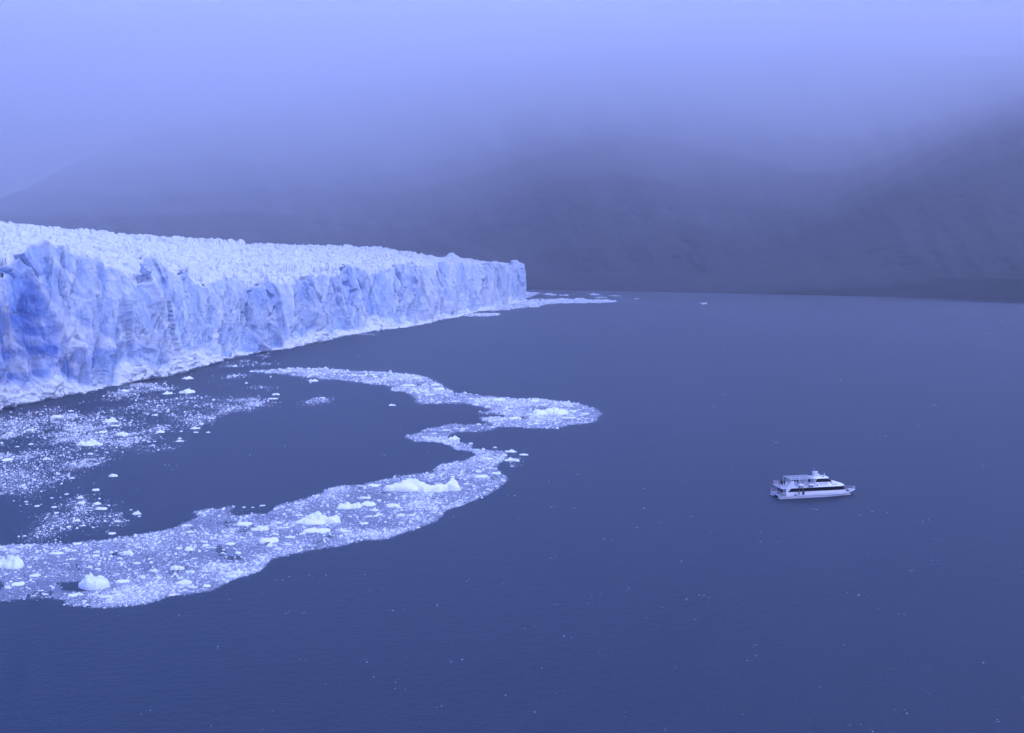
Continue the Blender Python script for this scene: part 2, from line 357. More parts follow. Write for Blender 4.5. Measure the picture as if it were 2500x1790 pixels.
    pxc, _ = proj(bx, by2, cz)
    pxc = smooth(pxc, 60); bys = smooth(by2, 60); rs = smooth(bx / by2, 60)
    Yb = pl(pxc, [(-420, 1300), (0, 1500), (600, 1900), (1281, 2350)])
    bl_ = sstep(0, 0.02, tau); Yt = by2[None] * (1 - bl_) + bys[None] * bl_ + (Yb - bys)[None] * tau
    ys = pl(pxc, SNOW); yk = smooth(pl(pxc, SKYL), 8)
    yy = smooth(ys, 25)[None] + (yk - smooth(ys, 25))[None] * tau ** 0.62
    ratio = bx / by2 
    ratio = ratio[None] * (1 - bl_) + rs[None] * bl_ - 0.022 * tau * sstep(900, 1281, pxc)[None]
    Xt = ratio * Yt
    Zt = H - (yy - YH) / F * Yt
    # perpendicular distance behind the front
    dist = np.abs((Xt - bx[None]) * nx[None] + (Yt - by2[None]) * ny[None])
    fin = np.exp(-(dist / 9) ** 2)
    P, Q = Xt, Yt
    wx = P + 6 * fbm(P / 40, Q / 40, 0, 101, 2); wy = Q + 6 * fbm(P / 40, Q / 40, 0, 102, 2)
    a1, a2, aid, hx, hy = worley(wx / 13 + wy / 60, wy / 24 - wx / 80, 103)
    b1, b2, bid, kx, ky = worley(wx / 7.5, wy / 11, 104)
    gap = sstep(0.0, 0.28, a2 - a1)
    lowf = 0.55 + 0.75 * sstep(-0.5, 0.6, fbm(P / 70, Q / 90, 0, 150, 3))
    crev = fbm((wx + 0.35 * wy) / 17, wy / 75, 0, 151, 3, 0.5)
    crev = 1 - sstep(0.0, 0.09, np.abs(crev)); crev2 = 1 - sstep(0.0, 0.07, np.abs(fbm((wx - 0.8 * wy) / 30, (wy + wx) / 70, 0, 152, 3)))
    ser = 0.75 * ((aid - 0.45) * 5.5 + 3.0 * (gap - 0.6) + hx * 5 * (aid * 5 % 1 - 0.5) + (bid - 0.5) * 1.4 + 1.0 * sstep(0, 0.3, b2 - b1)) * lowf + 4.5 * fbm(P / 40, Q / 50, 0, 105, 5, 0.55, True) + 0.8 * fbm(P / 3, Q / 3, 0, 106, 3, 0.6) - 3.2 * crev - 2.6 * crev2
    amp = 1 - 0.6 * np.exp(-(dist / 7) ** 2)
    m1, m2, mid_, mx, my = worley(P / 46, Q / 60, 140)
    ser = ser + sstep(0.3, 1, tau) * ((mid_ - 0.45) * 3 + mx * 3 * (mid_ * 7 % 1 - 0.5) + 3 * sstep(0, 0.3, m2 - m1)) + 9 * np.exp(-((proj(Xt, Yt, Zt)[0] - 1105) / 13) ** 2) * sstep(0.5, 0.8, tau)
    ser = ser * 1.15 - 1.2
    Zt = Zt + ser * amp
    Zt = Zt * (1 - fin) + cz[None] * fin - 2.5 * fin * (1 - fin) * 2
    Zt[0] = cz
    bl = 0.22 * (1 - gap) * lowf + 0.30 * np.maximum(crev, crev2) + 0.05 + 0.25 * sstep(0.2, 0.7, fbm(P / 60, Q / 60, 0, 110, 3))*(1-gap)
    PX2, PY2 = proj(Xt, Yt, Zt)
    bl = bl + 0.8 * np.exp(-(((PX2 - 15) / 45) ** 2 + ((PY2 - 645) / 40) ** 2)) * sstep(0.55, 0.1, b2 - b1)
    sn = np.clip(0.8 * gap + 0.2, 0, 1)
    # rear edge goes down to the water
    rear = np.stack([Xt[-1], Yt[-1] + 4, np.full(NC, -1.5)], -1)[None]
    V = np.concatenate([np.stack([Xt, Yt, Zt], -1), rear], 0) - np.array(off)
    bl = np.concatenate([bl, bl[-1:]], 0); sn = np.concatenate([sn, sn[-1:]], 0)
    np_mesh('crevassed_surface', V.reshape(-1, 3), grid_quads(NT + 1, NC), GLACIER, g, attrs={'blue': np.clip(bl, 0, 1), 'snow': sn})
    # ---- the far end wall, along the right hand edge of the surface
    ex, ey, ez = Xt[:, -1], Yt[:, -1], Zt[:, -1]
    ne = 90; ve = np.linspace(1, 0, ne)[:, None]
    Ze = ez[None] * ve
    de = 5 * fbm(ey[None] / 9 + 0 * Ze, Ze / 30, 0, 121, 4, 0.5, True) + 1.2 * fbm(ey[None] / 3 + 0 * Ze, Ze / 6, 0, 122, 3)
    de = de * sstep(1, 0.93, ve) * sstep(0, 25, (ey - ey[0])[None])
    # first column meets the cliff's last column
    Xe = ex[None] + de; Ye = ey[None] + 0 * Ze
    cw = np.stack([np.interp(Ze[:, 0], Zw[:, -1], X[:, -1]), np.interp(Ze[:, 0], Zw[:, -1], Y[:, -1])], -1)
    Xe[:, 0] = cw[:, 0]; Ye[:, 0] = cw[:, 1]
    Ze[-1] = -1.5
    V = np.stack([Xe, Ye, Ze], -1) - np.array(off)
    be = 0.2 + 0.2 * fbm(ey[None] / 9 + 0 * Ze, Ze / 30, 0, 131, 3)
    np_mesh('end_wall', V.reshape(-1, 3), grid_quads(ne, NT)[:, ::-1], GLACIER, g, attrs={'blue': be, 'snow': 0 * be})
    return g
build_glacier()
# ------------------------------------------------------------------ brash ice: slush sheet and fragments
BAND = [(-200, 1334), (0, 1331), (77, 1330), (123, 1327), (173, 1328), (216, 1322), (259, 1319), (293, 1313), (336, 1305), (386, 1299), (423, 1291), (438, 1282), (488, 1260), (469, 1251), (494, 1245), (577, 1236),
        (552, 1253), (586, 1259), (657, 1254), (677, 1233), (700, 1228), (759, 1213), (783, 1205), (814, 1191), (878, 1185), (906, 1177), (957, 1166), (997, 1160), (1056, 1152), (1076, 1134), (1132, 1126),
        (1163, 1112), (1159, 1102), (1116, 1098), (1100, 1086), (1068, 1078), (1021, 1078), (989, 1068), (993, 1064), (1029, 1056), (1029, 1050), (1064, 1045), (1104, 1037), (1207, 1037), (1187, 1031),
        (1171, 1019), (1235, 1021), (1275, 1026), (1290, 1020), (1230, 1012), (1171, 1009), (1199, 1001), (1163, 991), (1136, 985), (1076, 985), (1021, 985), (1017, 975), (993, 959), (953, 954), (965, 945), (937, 941),
        (878, 933), (798, 925), (739, 920), (679, 912), (608, 906), (660, 903), (699, 900), (798, 900), (858, 906), (957, 910), (1021, 916), (1052, 927), (1076, 939), (1112, 959), (1195, 967),
        (1243, 973), (1314, 975), (1374, 981), (1413, 987), (1461, 1001), (1467, 1011), (1449, 1031), (1413, 1035), (1354, 1045), (1275, 1045), (1255, 1041), (1211, 1043), (1199, 1050), (1156, 1054),
        (1112, 1056), (1084, 1070), (1108, 1076), (1152, 1086), (1156, 1098), (1235, 1102), (1235, 1114), (1207, 1142), (1223, 1154), (1239, 1171), (1219, 1189), (1187, 1209), (1136, 1229), (1084, 1249),
        (1064, 1273), (997, 1296), (945, 1316), (878, 1320), (838, 1332), (735, 1348), (664, 1362), (633, 1393), (586, 1409), (565, 1418), (525, 1440), (463, 1450), (410, 1456), (370, 1473), (309, 1478),
        (278, 1484), (185, 1480), (160, 1475), (164, 1464), (123, 1460), (62, 1461), (18, 1467), (0, 1466), (-200, 1470)]
HOLES = [[(136, 1424), (160, 1421), (190, 1418), (215, 1440), (205, 1445), (150, 1443)], [(-30, 1416), (6, 1420), (12, 1434), (0, 1442), (-30, 1440)], [(270, 1349), (288, 1347), (292, 1356), (275, 1358)]]
PATCH = [  # polygon, coverage, streakiness
    ([(278, 949), (339, 932), (386, 937), (420, 942), (432, 949), (395, 962), (339, 971), (296, 976), (253, 965)], 0.75, 0.3),
    ([(0, 1066), (40, 1045), (114, 1033), (185, 1011), (241, 1014), (290, 1024), (339, 1042), (413, 1042), (444, 1051), (448, 1073), (401, 1088), (309, 1095), (278, 1107), (259, 1116), (262, 1128), (228, 1144), (173, 1144),
      (173, 1128), (216, 1113), (213, 1104), (241, 1095), (278, 1088), (259, 1082), (185, 1075), (154, 1078), (136, 1085), (108, 1095), (102, 1110), (62, 1119), (0, 1128), (-150, 1140), (-150, 1070)], 0.62, 0.6),
    ([(488, 1014), (556, 993), (602, 974), (636, 974), (645, 983), (611, 999), (556, 1008), (500, 1024)], 0.6, 0.5),
    ([(440, 965), (520, 974), (562, 984), (556, 994), (480, 985)], 0.45, 0.6),
    ([(-150, 1010), (60, 1005), (180, 985), (260, 965), (430, 955), (500, 965), (640, 985), (520, 1030), (510, 1060), (440, 1090), (260, 1130), (180, 1150), (0, 1150), (-150, 1150)], 0.16, 0.9),
    ([(-150, 1020), (20, 1025), (170, 1010), (240, 1010), (330, 1030), (150, 1050), (-150, 1060)], 0.35, 0.8),
    ([(-150, 1140), (30, 1130), (60, 1146), (130, 1150), (190, 1165), (200, 1190), (120, 1195), (60, 1210), (-150, 1215)], 0.38, 0.8),
    ([(60, 1215), (130, 1200), (205, 1200), (215, 1225), (280, 1240), (300, 1262), (310, 1275), (260, 1300), (190, 1312), (120, 1322), (60, 1318), (90, 1290), (110, 1262), (60, 1240)], 0.42, 0.7),
    ([(430, 1015), (470, 1005), (510, 1015), (480, 1050), (440, 1050)], 0.35, 0.6),
    ([(560, 884), (620, 879), (672, 883), (660, 888), (600, 890), (545, 901), (560, 893)], 0.55, 0.6),
    ([(549, 927), (580, 918), (617, 914), (600, 922), (570, 929)], 0.6, 0.4), ([(605, 903), (700, 899), (700, 908), (650, 912)], 0.6, 0.4),
    ([(600, 935), (690, 940), (660, 950), (610, 950)], 0.22, 0.7), ([(740, 934), (775, 926), (792, 929), (750, 938)], 0.4, 0.5),
    ([(660, 995), (715, 980), (765, 968), (806, 976), (800, 986), (740, 990), (690, 998)], 0.42, 0.6), ([(600, 973), (640, 972), (648, 990), (625, 1005), (600, 1008)], 0.5, 0.5),
    ([(1230, 1012), (1290, 1014), (1300, 1030), (1200, 1034), (1180, 1024)], 0.2, 0.6), ([(1235, 1102), (1270, 1104), (1265, 1135), (1235, 1140)], 0.12, 0.6),
    ([(555, 1252), (585, 1240), (650, 1238), (660, 1252), (590, 1258)], 0.10, 0.5), ([(860, 815), (905, 815), (910, 821), (870, 821)], 0.5, 0.5), ([(620, 868), (680, 862), (672, 870), (630, 874)], 0.4, 0.6),
    # by the far end of the glacier
    ([(1188, 758), (1235, 748), (1275, 737), (1299, 731), (1345, 731), (1365, 729), (1400, 731), (1412, 728), (1430, 732), (1458, 734), (1480, 732), (1506, 737), (1466, 739), (1392, 740), (1328, 743), (1312, 750), (1259, 753), (1200, 760)], 0.95, 0.15),
    ([(1136, 771), (1160, 766), (1215, 766), (1221, 769), (1190, 774), (1150, 774)], 0.95, 0.15), ([(1278, 724), (1290, 714), (1316, 715), (1310, 719), (1290, 727)], 0.8, 0.2),
    ([(1328, 718), (1340, 716), (1356, 721), (1340, 722)], 0.8, 0.2), ([(1362, 722), (1384, 720), (1380, 723)], 0.8, 0.2), ([(1441, 718), (1452, 717), (1464, 721), (1450, 721)], 0.8, 0.2),
    ([(1452, 727), (1478, 726), (1470, 728)], 0.7, 0.2), ([(1489, 722), (1517, 722), (1510, 724)], 0.8, 0.2), ([(1548, 730), (1558, 730), (1556, 732)], 0.8, 0.2), ([(1706, 742), (1722, 741), (1718, 743)], 0.8, 0.2)]
def streak(X, Y, seed=200):
    return fbm(X / 14, Y / 15, 0, seed, 5, 0.65)
def frag_size(Yd): return 0.115 * (Yd / 250.0) ** 1.05          # mean radius in metres
def scatter(poly, cov, stk, holes=(), jit=1.0):
    p = np.array(poly, float); x0, y0 = p.min(0); x1, y1 = p.max(0)
    m = 60000; area = (x1 - x0) * (y1 - y0)
    px = NP.uniform(x0, x1, m); py = NP.uniform(y0, y1, m)
    def inside(px, py):
        X, Y = ground(px, py)
        jx = px + 2.5 * jit * fbm(X / 5, Y / 12, 0, 301, 3); jy = py + 1.6 * jit * fbm(X / 5 + 50, Y / 12, 0, 302, 3)
        if jit > 1.5: jx = jx + 14 * fbm(X / 22, Y / 30, 0, 305, 2); jy = jy + 7 * fbm(X / 22, Y / 30, 0, 306, 2)
        k = in_poly(jx, jy, poly)
        for h in holes: k &= ~in_poly(jx, jy, h)
        return k, X, Y
    k, X, Y = inside(px, py)
    dA = Y ** 3 / (F * F * H)                               # ground area of one pixel
    want = -math.log(1 - min(cov, 0.93)) * dA / (2.2 * frag_size(Y) ** 2) # fragments per pixel
    if stk: want = want * np.minimum(np.exp(12.0 * stk * streak(X, Y)) * (1 - 0.25 * stk), 5)
    n = int((want * k).mean() * area)
    if n < 1: return np.zeros((0, 3))
    wmax = (want * k).max(); outp = []
    got = 0
    while got < n:
        m2 = 60000; px = NP.uniform(x0, x1, m2); py = NP.uniform(y0, y1, m2)
        k, X, Y = inside(px, py); dA = Y ** 3 / (F * F * H)
        wv = -math.log(1 - min(cov, 0.93)) * dA / (2.2 * frag_size(Y) ** 2)
        if stk: wv = wv * np.minimum(np.exp(12.0 * stk * streak(X, Y)) * (1 - 0.25 * stk), 5)
        keep = k & (NP.uniform(0, wmax, m2) < wv)
        a = np.stack([X[keep], Y[keep]], -1); outp.append(a); got += len(a)
    a = np.concatenate(outp)[:n]
    if jit > 1.5: a = a + NP.normal(0, 1, a.shape) * np.array([0.004, 0.007]) * a[:, 1:2] * NP.exponential(1, (len(a), 1))
    else: a = a + NP.normal(0, 1, a.shape) * np.array([0.0012, 0.003]) * a[:, 1:2]
    return a
def fragments(name, pts, rad, hgt, mat_, tone=None):
    n = len(pts); K = 5
    ang = NP.uniform(0, 2 * math.pi, (n, 1)) + np.arange(K)[None] * 2 * math.pi / K + NP.uniform(-0.35, 0.35, (n, K))
    asp = NP.uniform(0.55, 1.0, (n, 1)); rot = NP.uniform(0, math.pi, (n, 1))
    rr = rad[:, None] * NP.uniform(0.7, 1.25, (n, K))
    ex, ey = np.cos(ang) * rr, np.sin(ang) * rr * asp
    cx, cy = ex * np.cos(rot) - ey * np.sin(rot), ex * np.sin(rot) + ey * np.cos(rot)
    sh = NP.uniform(0.45, 0.85, (n, 1)); ox = rad[:, None] * NP.uniform(-0.2, 0.2, (n, 1)); oy = rad[:, None] * NP.uniform(-0.2, 0.2, (n, 1))
    zt = hgt[:, None] * NP.uniform(0.6, 1.3, (n, K))
    b = np.stack([pts[:, :1] + cx, pts[:, 1:2] + cy, np.full((n, K), -0.05)], -1)
    tp = np.stack([pts[:, :1] + cx * sh + ox, pts[:, 1:2] + cy * sh + oy, zt], -1)
    V = np.concatenate([b, tp], 1).reshape(-1, 3)
    base = (np.arange(n) * 2 * K)[:, None]
    tri = []
    for i in range(K):
        j = (i + 1) % K
        tri.append(np.concatenate([base + i, base + j, base + K + j], 1)); tri.append(np.concatenate([base + i, base + K + j, base + K + i], 1))
    for i in range(1, K - 1): tri.append(np.concatenate([base + K, base + K + i, base + K + i + 1], 1))
    T = np.stack(tri, 1).reshape(-1, 3)
    tone = np.ones(n) if tone is None else tone
    return np_mesh(name, V, T, mat_, smooth_sh=False, attrs={'tone': np.repeat(tone, 2 * K)})
def build_brash():
    P = [scatter(BAND, 0.34, 0.3, HOLES)]
    nb = len(P[0])
    for poly, cov, stk in PATCH: P.append(scatter(poly, cov * (0.19 if stk > 0.2 else 0.45), max(stk, 0.5), jit=3.0 if stk > 0.2 else 1.0))
    pts = np.concatenate(P); n = len(pts)
    open('/tmp/frag', 'w').write('%d %d' % (n, nb))
    r = frag_size(pts[:, 1]) * np.clip(NP.lognormal(-0.28, 0.65, n), 0.3, 4.5)
    h = np.minimum(r * NP.uniform(0.25, 0.8, n), 1.2)
    r[nb:] *= 0.8
    tone = np.clip(NP.beta(1.0, 2.6, n) + 0.22 * (r / frag_size(pts[:, 1]) - 0.8), 0, 1); tone[nb:] = np.clip(tone[nb:] + 0.12, 0, 1)
    tag(fragments('brash_ice', pts, r, h, BRASH, tone), kind='stuff')
    # slush sheet: fine cells of the ground grid that lie inside the band
    x0, x1 = -200, 1480; y0, y1 = 896, 1488; st = 2.0
    gx, gy = np.meshgrid(np.arange(x0, x1 + st, st), np.arange(y0, y1 + st, st))
    X, Y = ground(gx, gy)
    cxm, cym = (gx[:-1, :-1] + st / 2), (gy[:-1, :-1] + st / 2)
    Xc, Yc = ground(cxm, cym)
    jx = cxm + 4 * fbm(Xc / 5, Yc / 12, 0, 301, 4); jy = cym + 2.4 * fbm(Xc / 5 + 50, Yc / 12, 0, 302, 4)
    jx = jx + NP.normal(0, 2.6, jx.shape); jy = jy + NP.normal(0, 1.5, jy.shape)
    m = in_poly(jx, jy, BAND)
    for hh in HOLES: m &= ~in_poly(jx, jy, hh)
    m &= fbm(Xc / 6, Yc / 9, 0, 303, 3) > -0.55
    for poly, cov, stk in PATCH[:1]:
        m |= in_poly(jx, jy, poly) & (streak(Xc, Yc) > 0.02 + 0.28 * (1 - cov)) 
    nr, nc = gx.shape; i = np.arange(nr * nc).reshape(nr, nc)
    q = np.stack([i[:-1, :-1][m], i[1:, :-1][m], i[1:, 1:][m], i[:-1, 1:][m]], -1)
    Vv = np.stack([X, Y, 0.008 + 0 * X], -1).reshape(-1, 3)
    used = np.unique(q); rm = np.zeros(len(Vv), np.int64); rm[used] = np.arange(len(used))
    jit = 0.25 * (Y.ravel()[used] / 300)
    VV = Vv[used].copy(); VV[:, 0] += NP.uniform(-1, 1, len(used)) * jit; VV[:, 1] += NP.uniform(-1, 1, len(used)) * jit
    tag(np_mesh('slush', VV, rm[q], SLUSH), kind='stuff')
    # small wind-blown foam and ice specks on the open lake
    n = 190; px = NP.uniform(300, 2500, n); py = NP.uniform(760, 1790, n) 
    py = 820 + (py - 820) * 1.0
    keep = ~in_poly(px, py, BAND) & (py > 760)
    keep &= ~((px > 1860) & (px < 2110) & (py > 1120) & (py < 1240))
    X, Y = ground(px[keep], py[keep])
    c = np.stack([X, Y], -1)
    # little groups
    ex = [c]
    for k in range(3):
        s_ = NP.uniform(0, 1, len(c)) < 0.35; ex.append(c[s_] + NP.normal(0, 1, (s_.sum(), 2)) * np.array([1.6, 1.2]) * (c[s_][:, 1:2] / 250))
    c = np.concatenate(ex)
    r = NP.uniform(0.09, 0.26, len(c)) * (c[:, 1] / 260) ** 0.9
    tag(fragments('foam_specks', c, r, r * 0.3, BRASH, NP.uniform(0.4, 1.0, len(c))), kind='stuff')
build_brash()
# ------------------------------------------------------------------ single ice chunks
def chunk_mesh(name, kind, seed, hi=False):
    """Lumps of ice grown together, unit width, depth and height: 'mound', 'slab', 'peak', 'chain' or 'dome'."""
    r = np.random.default_rng(seed); nx_, ny_ = (120, 56) if hi else (36, 22)
    U = r.uniform
    if kind == 'chain':
        bm = [(-0.44, -.05, .07, .50), (-0.38, 0.05, .08, .42), (-0.30, .05, .10, .62), (-0.22, .12, .10, .80), (-0.17, .18, .07, 1.0), (-.10, .15, .07, .92), (-0.04, .1, .09, .72), (0.04, -.02, .10, .52), (0.10, -.12, .11, .50), (0.18, -.12, .10, .52),
              (0.25, -.02, .08, .55), (0.31, 0.02, .07, .45), (.37, .12, .07, .75), (0.41, 0.18, .06, 1.02), (0.42, -.02, .08, .66), (-.15, -.05, .12, .5)]
    elif kind == 'mound':
        bm = [(U(-.36, .36), U(-.22, .22), U(.10, .17), U(.45, .85)) for _ in range(10)] + [(U(-.15, .15), .08, .13, 1.0), (U(-.3, .3), 0, .12, .8)]
    elif kind == 'peak':
        a = U(-.1, .2); bm = [(a, .1, .10, 1.0), (a + .09, .05, .13, .80), (a - .10, .02, .13, .70), (a - .30, .0, .12, .55), (a - .38, 0.05, .08, .68), (a + .22, 0, .12, .45), (a + .33, -.05, .10, .25), (-.38, -.05, .10, .25), (0, -.2, .2, .3)]
    elif kind == 'dome':
        bm = [(-.14, .02, .24, .70), (.12, .02, .24, .76), (.0, .0, .3, .72), (.12, .12, .06, 1.0), (.06, .12, .06, .88), (-.32, 0, .13, .52), (.34, 0, .12, .42), (.2, .05, .1, .82)]
    else:
        bm = [(U(-.28, .28), U(-.2, .2), U(.18, .26), U(.55, .9)) for _ in range(5)] + [(U(-.1, .1), 0, .3, .65), (U(-.3, .3), .05, .10, 1.0)]
    pw, pe = (5.0, 0.5) if kind in ('slab', 'dome') else (3.0, 0.7)
    x, y = np.meshgrid(np.linspace(-.56, .56, nx_), np.linspace(-.56, .56, ny_))
    wx = x + 0.035 * fbm(x * 7, y * 7, seed, 1, 3) + 0.012 * fbm(x * 25, y * 25, seed, 2, 2); wy = y + 0.05 * fbm(x * 7 + 9, y * 7, seed, 3, 3)
    h = np.zeros(x.shape)
    for bx, by_, s_, hh in bm:
        d = np.hypot(wx - bx, (wy - by_) * 0.6) / (s_ * 1.15)
        h = np.maximum(h, hh * np.clip(1 - d ** pw, 0, 1) ** pe)
    m = h > 0.02
    if kind == 'dome': h = h * (0.9 + 0.35 * fbm(x * 6 + 3, y * 5, 0, seed + 4, 3))
    hn = h * (0.88 + (0.12 if kind == 'dome' else 0.26) * fbm((x + 0.3 * y) * (5 if kind == 'dome' else 11) + seed, (y - 0.3 * x) * 8, 0, seed + 5, 4, 0.55, True)) + 0.05 * fbm(x * 30, y * 30, 0, seed + 8, 3)
    z = np.where(m, np.maximum(hn, 0.05), -0.15)
    q = grid_quads(ny_, nx_); keep = m.ravel()[q].any(1); q = q[keep]
    used = np.unique(q); rm = np.zeros(x.size, np.int64); rm[used] = np.arange(len(used))
    V = np.stack([x.ravel(), y.ravel(), z.ravel()], -1)[used]; q = rm[q]
    me = bpy.data.meshes.new(name)
    me.from_pydata([tuple(map(float, v)) for v in V], [], [tuple(map(int, f)) for f in q])
    for p_ in me.polygons: p_.use_smooth = hi
    me.update(); return me
PROTO = {}
for kd in ('mound', 'slab', 'peak'):
    PROTO[kd] = [chunk_mesh('ice_chunk', kd, 40 + 7 * i + len(kd)) for i in range(7)]
    for m_ in PROTO[kd]: m_.materials.append(ICE)
def put_chunk(px, py, wpx, hpx, kind, label, group=None, me=None, matl=None, name='ice_chunk', cat='ice chunk'):
    X, Y = ground(px, py); X, Y = float(X), float(Y); d = Y
    ppm = F / d; sl = H / d
    wm = wpx / ppm; share = {'slab': 0.45, 'mound': 0.6, 'peak': 0.68, 'chain': 0.66, 'dome': 0.68}[kind]
    hm = max(0.12, 1.25 * share * hpx / ppm); dm = min(max((1 - share) * hpx / (ppm * sl), 0.35 * wm), 0.95 * wm)
    if me is None: me = rnd.choice(PROTO[kind])
    o = bpy.data.objects.new(name, me); sc.collection.objects.link(o)
    o.location = (X, Y + dm * 0.45, 0); o.scale = (wm * rnd.choice((1, -1) if kind != 'chain' else (1,)), dm, hm)
    if wpx < 20: o.rotation_euler = (0, 0, rnd.uniform(-0.4, 0.4))
    tag(o, label, cat, group)
    return o
def big_chunk(px, py, wpx, hpx, kind, label, seed, m=None, cat='ice chunk', name='ice_chunk'):
    me = chunk_mesh('ice_chunk', kind, seed, True); me.materials.append(m or ICE)
    return put_chunk(px, py, wpx, hpx, kind, label, None, me, name=name, cat=cat)
big_chunk(1028, 1204, 190, 36, 'chain', 'longest lumpy white ice ridge, high at its right end, amid the band', 1, name='ice_floe', cat='ice floe')
big_chunk(768, 1281, 122, 32, 'peak', 'tall double-humped white ice chunk in the band, left of and below the longest ridge', 12, name='ice_floe', cat='ice floe')
big_chunk(1346, 1015, 96, 22, 'mound', 'bumpy white ice mound near the rounded right tip of the far ice band', 3, name='ice_floe', cat='ice floe')
big_chunk(222, 1440, 82, 46, 'dome', 'large smooth pale blue ice block beside a dark patch of open water at lower left', 4, BLUEICE, name='ice_floe', cat='ice floe')
big_chunk(14, 1390, 78, 40, 'mound', 'large knobbly bluish ice block cut by the left picture edge in the near band', 5, BLUEICE, name='ice_floe', cat='ice floe')
big_chunk(213, 1089, 66, 18, 'peak', 'wide white ice chunk with its hump at right in the dark bay', 6, name='ice_floe', cat='ice floe')
big_chunk(850, 1244, 60, 20, 'mound', 'white ice mound just left of the longest ridge in the band', 7)
big_chunk(898, 1236, 40, 14, 'slab', 'low white ice slab touching the mound left of the longest ridge', 8)
big_chunk(768, 1301, 66, 13, 'slab', 'long flat bluish white slab directly below the double-humped ice chunk', 9)
big_chunk(636, 1297, 46, 16, 'mound', 'rounded bright white chunk left of the double-humped one', 10)
big_chunk(653, 1327, 48, 18, 'slab', 'blocky bright white chunk below and left of the double-humped one', 13)
big_chunk(593, 1284, 42, 12, 'slab', 'flat dull white slab left of the rounded bright white chunk', 14)
big_chunk(454, 961, 48, 12, 'mound', 'wide white ice chunk at the right end of the slush fan', 15)
big_chunk(265, 1032, 38, 14, 'peak', 'peaked white chunk in the upper part of the scattered brash below the cliff', 16)
big_chunk(292, 1065, 36, 12, 'mound', 'rounded white chunk below and right of the peaked one in the scattered brash', 17)
big_chunk(429, 1393, 38, 15, 'mound', 'bright oval white chunk amid the near band, right of the pale blue block', 18)
big_chunk(307, 1357, 34, 15, 'mound', 'knobbly white chunk beside a small dark gap in the near band', 19)
big_chunk(448, 1427, 50, 14, 'slab', 'broad flat greyish white slab near the lower edge of the near band', 20)
big_chunk(331, 1257, 22, 11, 'peak', 'boxy white chunk alone in open water just above the near band', 21)
big_chunk(272, 1165, 26, 9, 'mound', 'lone white chunk in open dark water left of centre, farthest from other ice', 22)
big_chunk(1177, 1167, 42, 10, 'slab', 'low white ice slab at the upper right shoulder of the near band', 23)
big_chunk(1250, 1127, 38, 11, 'mound', 'lowest and largest of three white chunks in open water right of the band neck', 24)
big_chunk(1250, 1105, 32, 8, 'peak', 'topmost of three white chunks in open water right of the band neck', 25)
big_chunk(1280, 1112, 26, 5, 'slab', 'rightmost and flattest of three white chunks right of the band neck', 26)
big_chunk(1107, 1074, 30, 11, 'peak', 'small peaked white chunk on the narrow neck of the ice band', 27)
big_chunk(1259, 1025, 30, 9, 'slab', 'boxy white chunk in the small dark pool inside the far band', 28)
big_chunk(1390, 1022, 34, 5, 'slab', 'thin flat white slab just below the bumpy mound at the far band tip', 29)
big_chunk(1219, 980, 36, 9, 'mound', 'low white chunk in the far band, up left of the bumpy mound', 30)
big_chunk(1070, 953, 34, 8, 'slab', 'white slab where the far band bends, lower of two', 32)
big_chunk(1062, 942, 26, 6, 'slab', 'smaller white slab where the far band bends, upper of two', 33)
big_chunk(959, 1240, 38, 12, 'slab', 'dull white slab directly below the left half of the longest ridge', 34)
big_chunk(911, 1189, 28, 9, 'slab', 'white slab on the upper edge of the band, left of the longest ridge', 35)
big_chunk(134, 1020, 32, 8, 'slab', 'flat white chunk near the left edge, nearest below the cliff foot', 36)
big_chunk(957, 991, 22, 5, 'mound', 'lone small white chunk in calm water below the bend of the far band', 37)
big_chunk(670, 965, 22, 6, 'slab', 'upper of two small flat white chunks in the bay below the far band', 38)
big_chunk(663, 975, 27, 4, 'slab', 'lower thinner of two small flat white chunks in the bay below the far band', 39)
big_chunk(455, 926, 28, 8, 'peak', 'small white chunk in clear water close under the cliff, right of the slush fan', 40)
big_chunk(1287, 719, 14, 9, 'mound', 'white ice lump floating against the far corner of the cliff', 41)
G = {'band': ('small white ice chunk packed among the slush of the near half of the ice band', 'small chunks in the near ice band'),
     'far': ('small white ice chunk in the far narrow part of the ice band', 'small chunks in the far ice band'),
     'bay': ('small white ice chunk drifting among brash between the cliff and the near band', 'small chunks in the bay'),
     'end': ('small white ice chunk on the far drift ice off the glacier corner', 'small chunks off the glacier corner')}
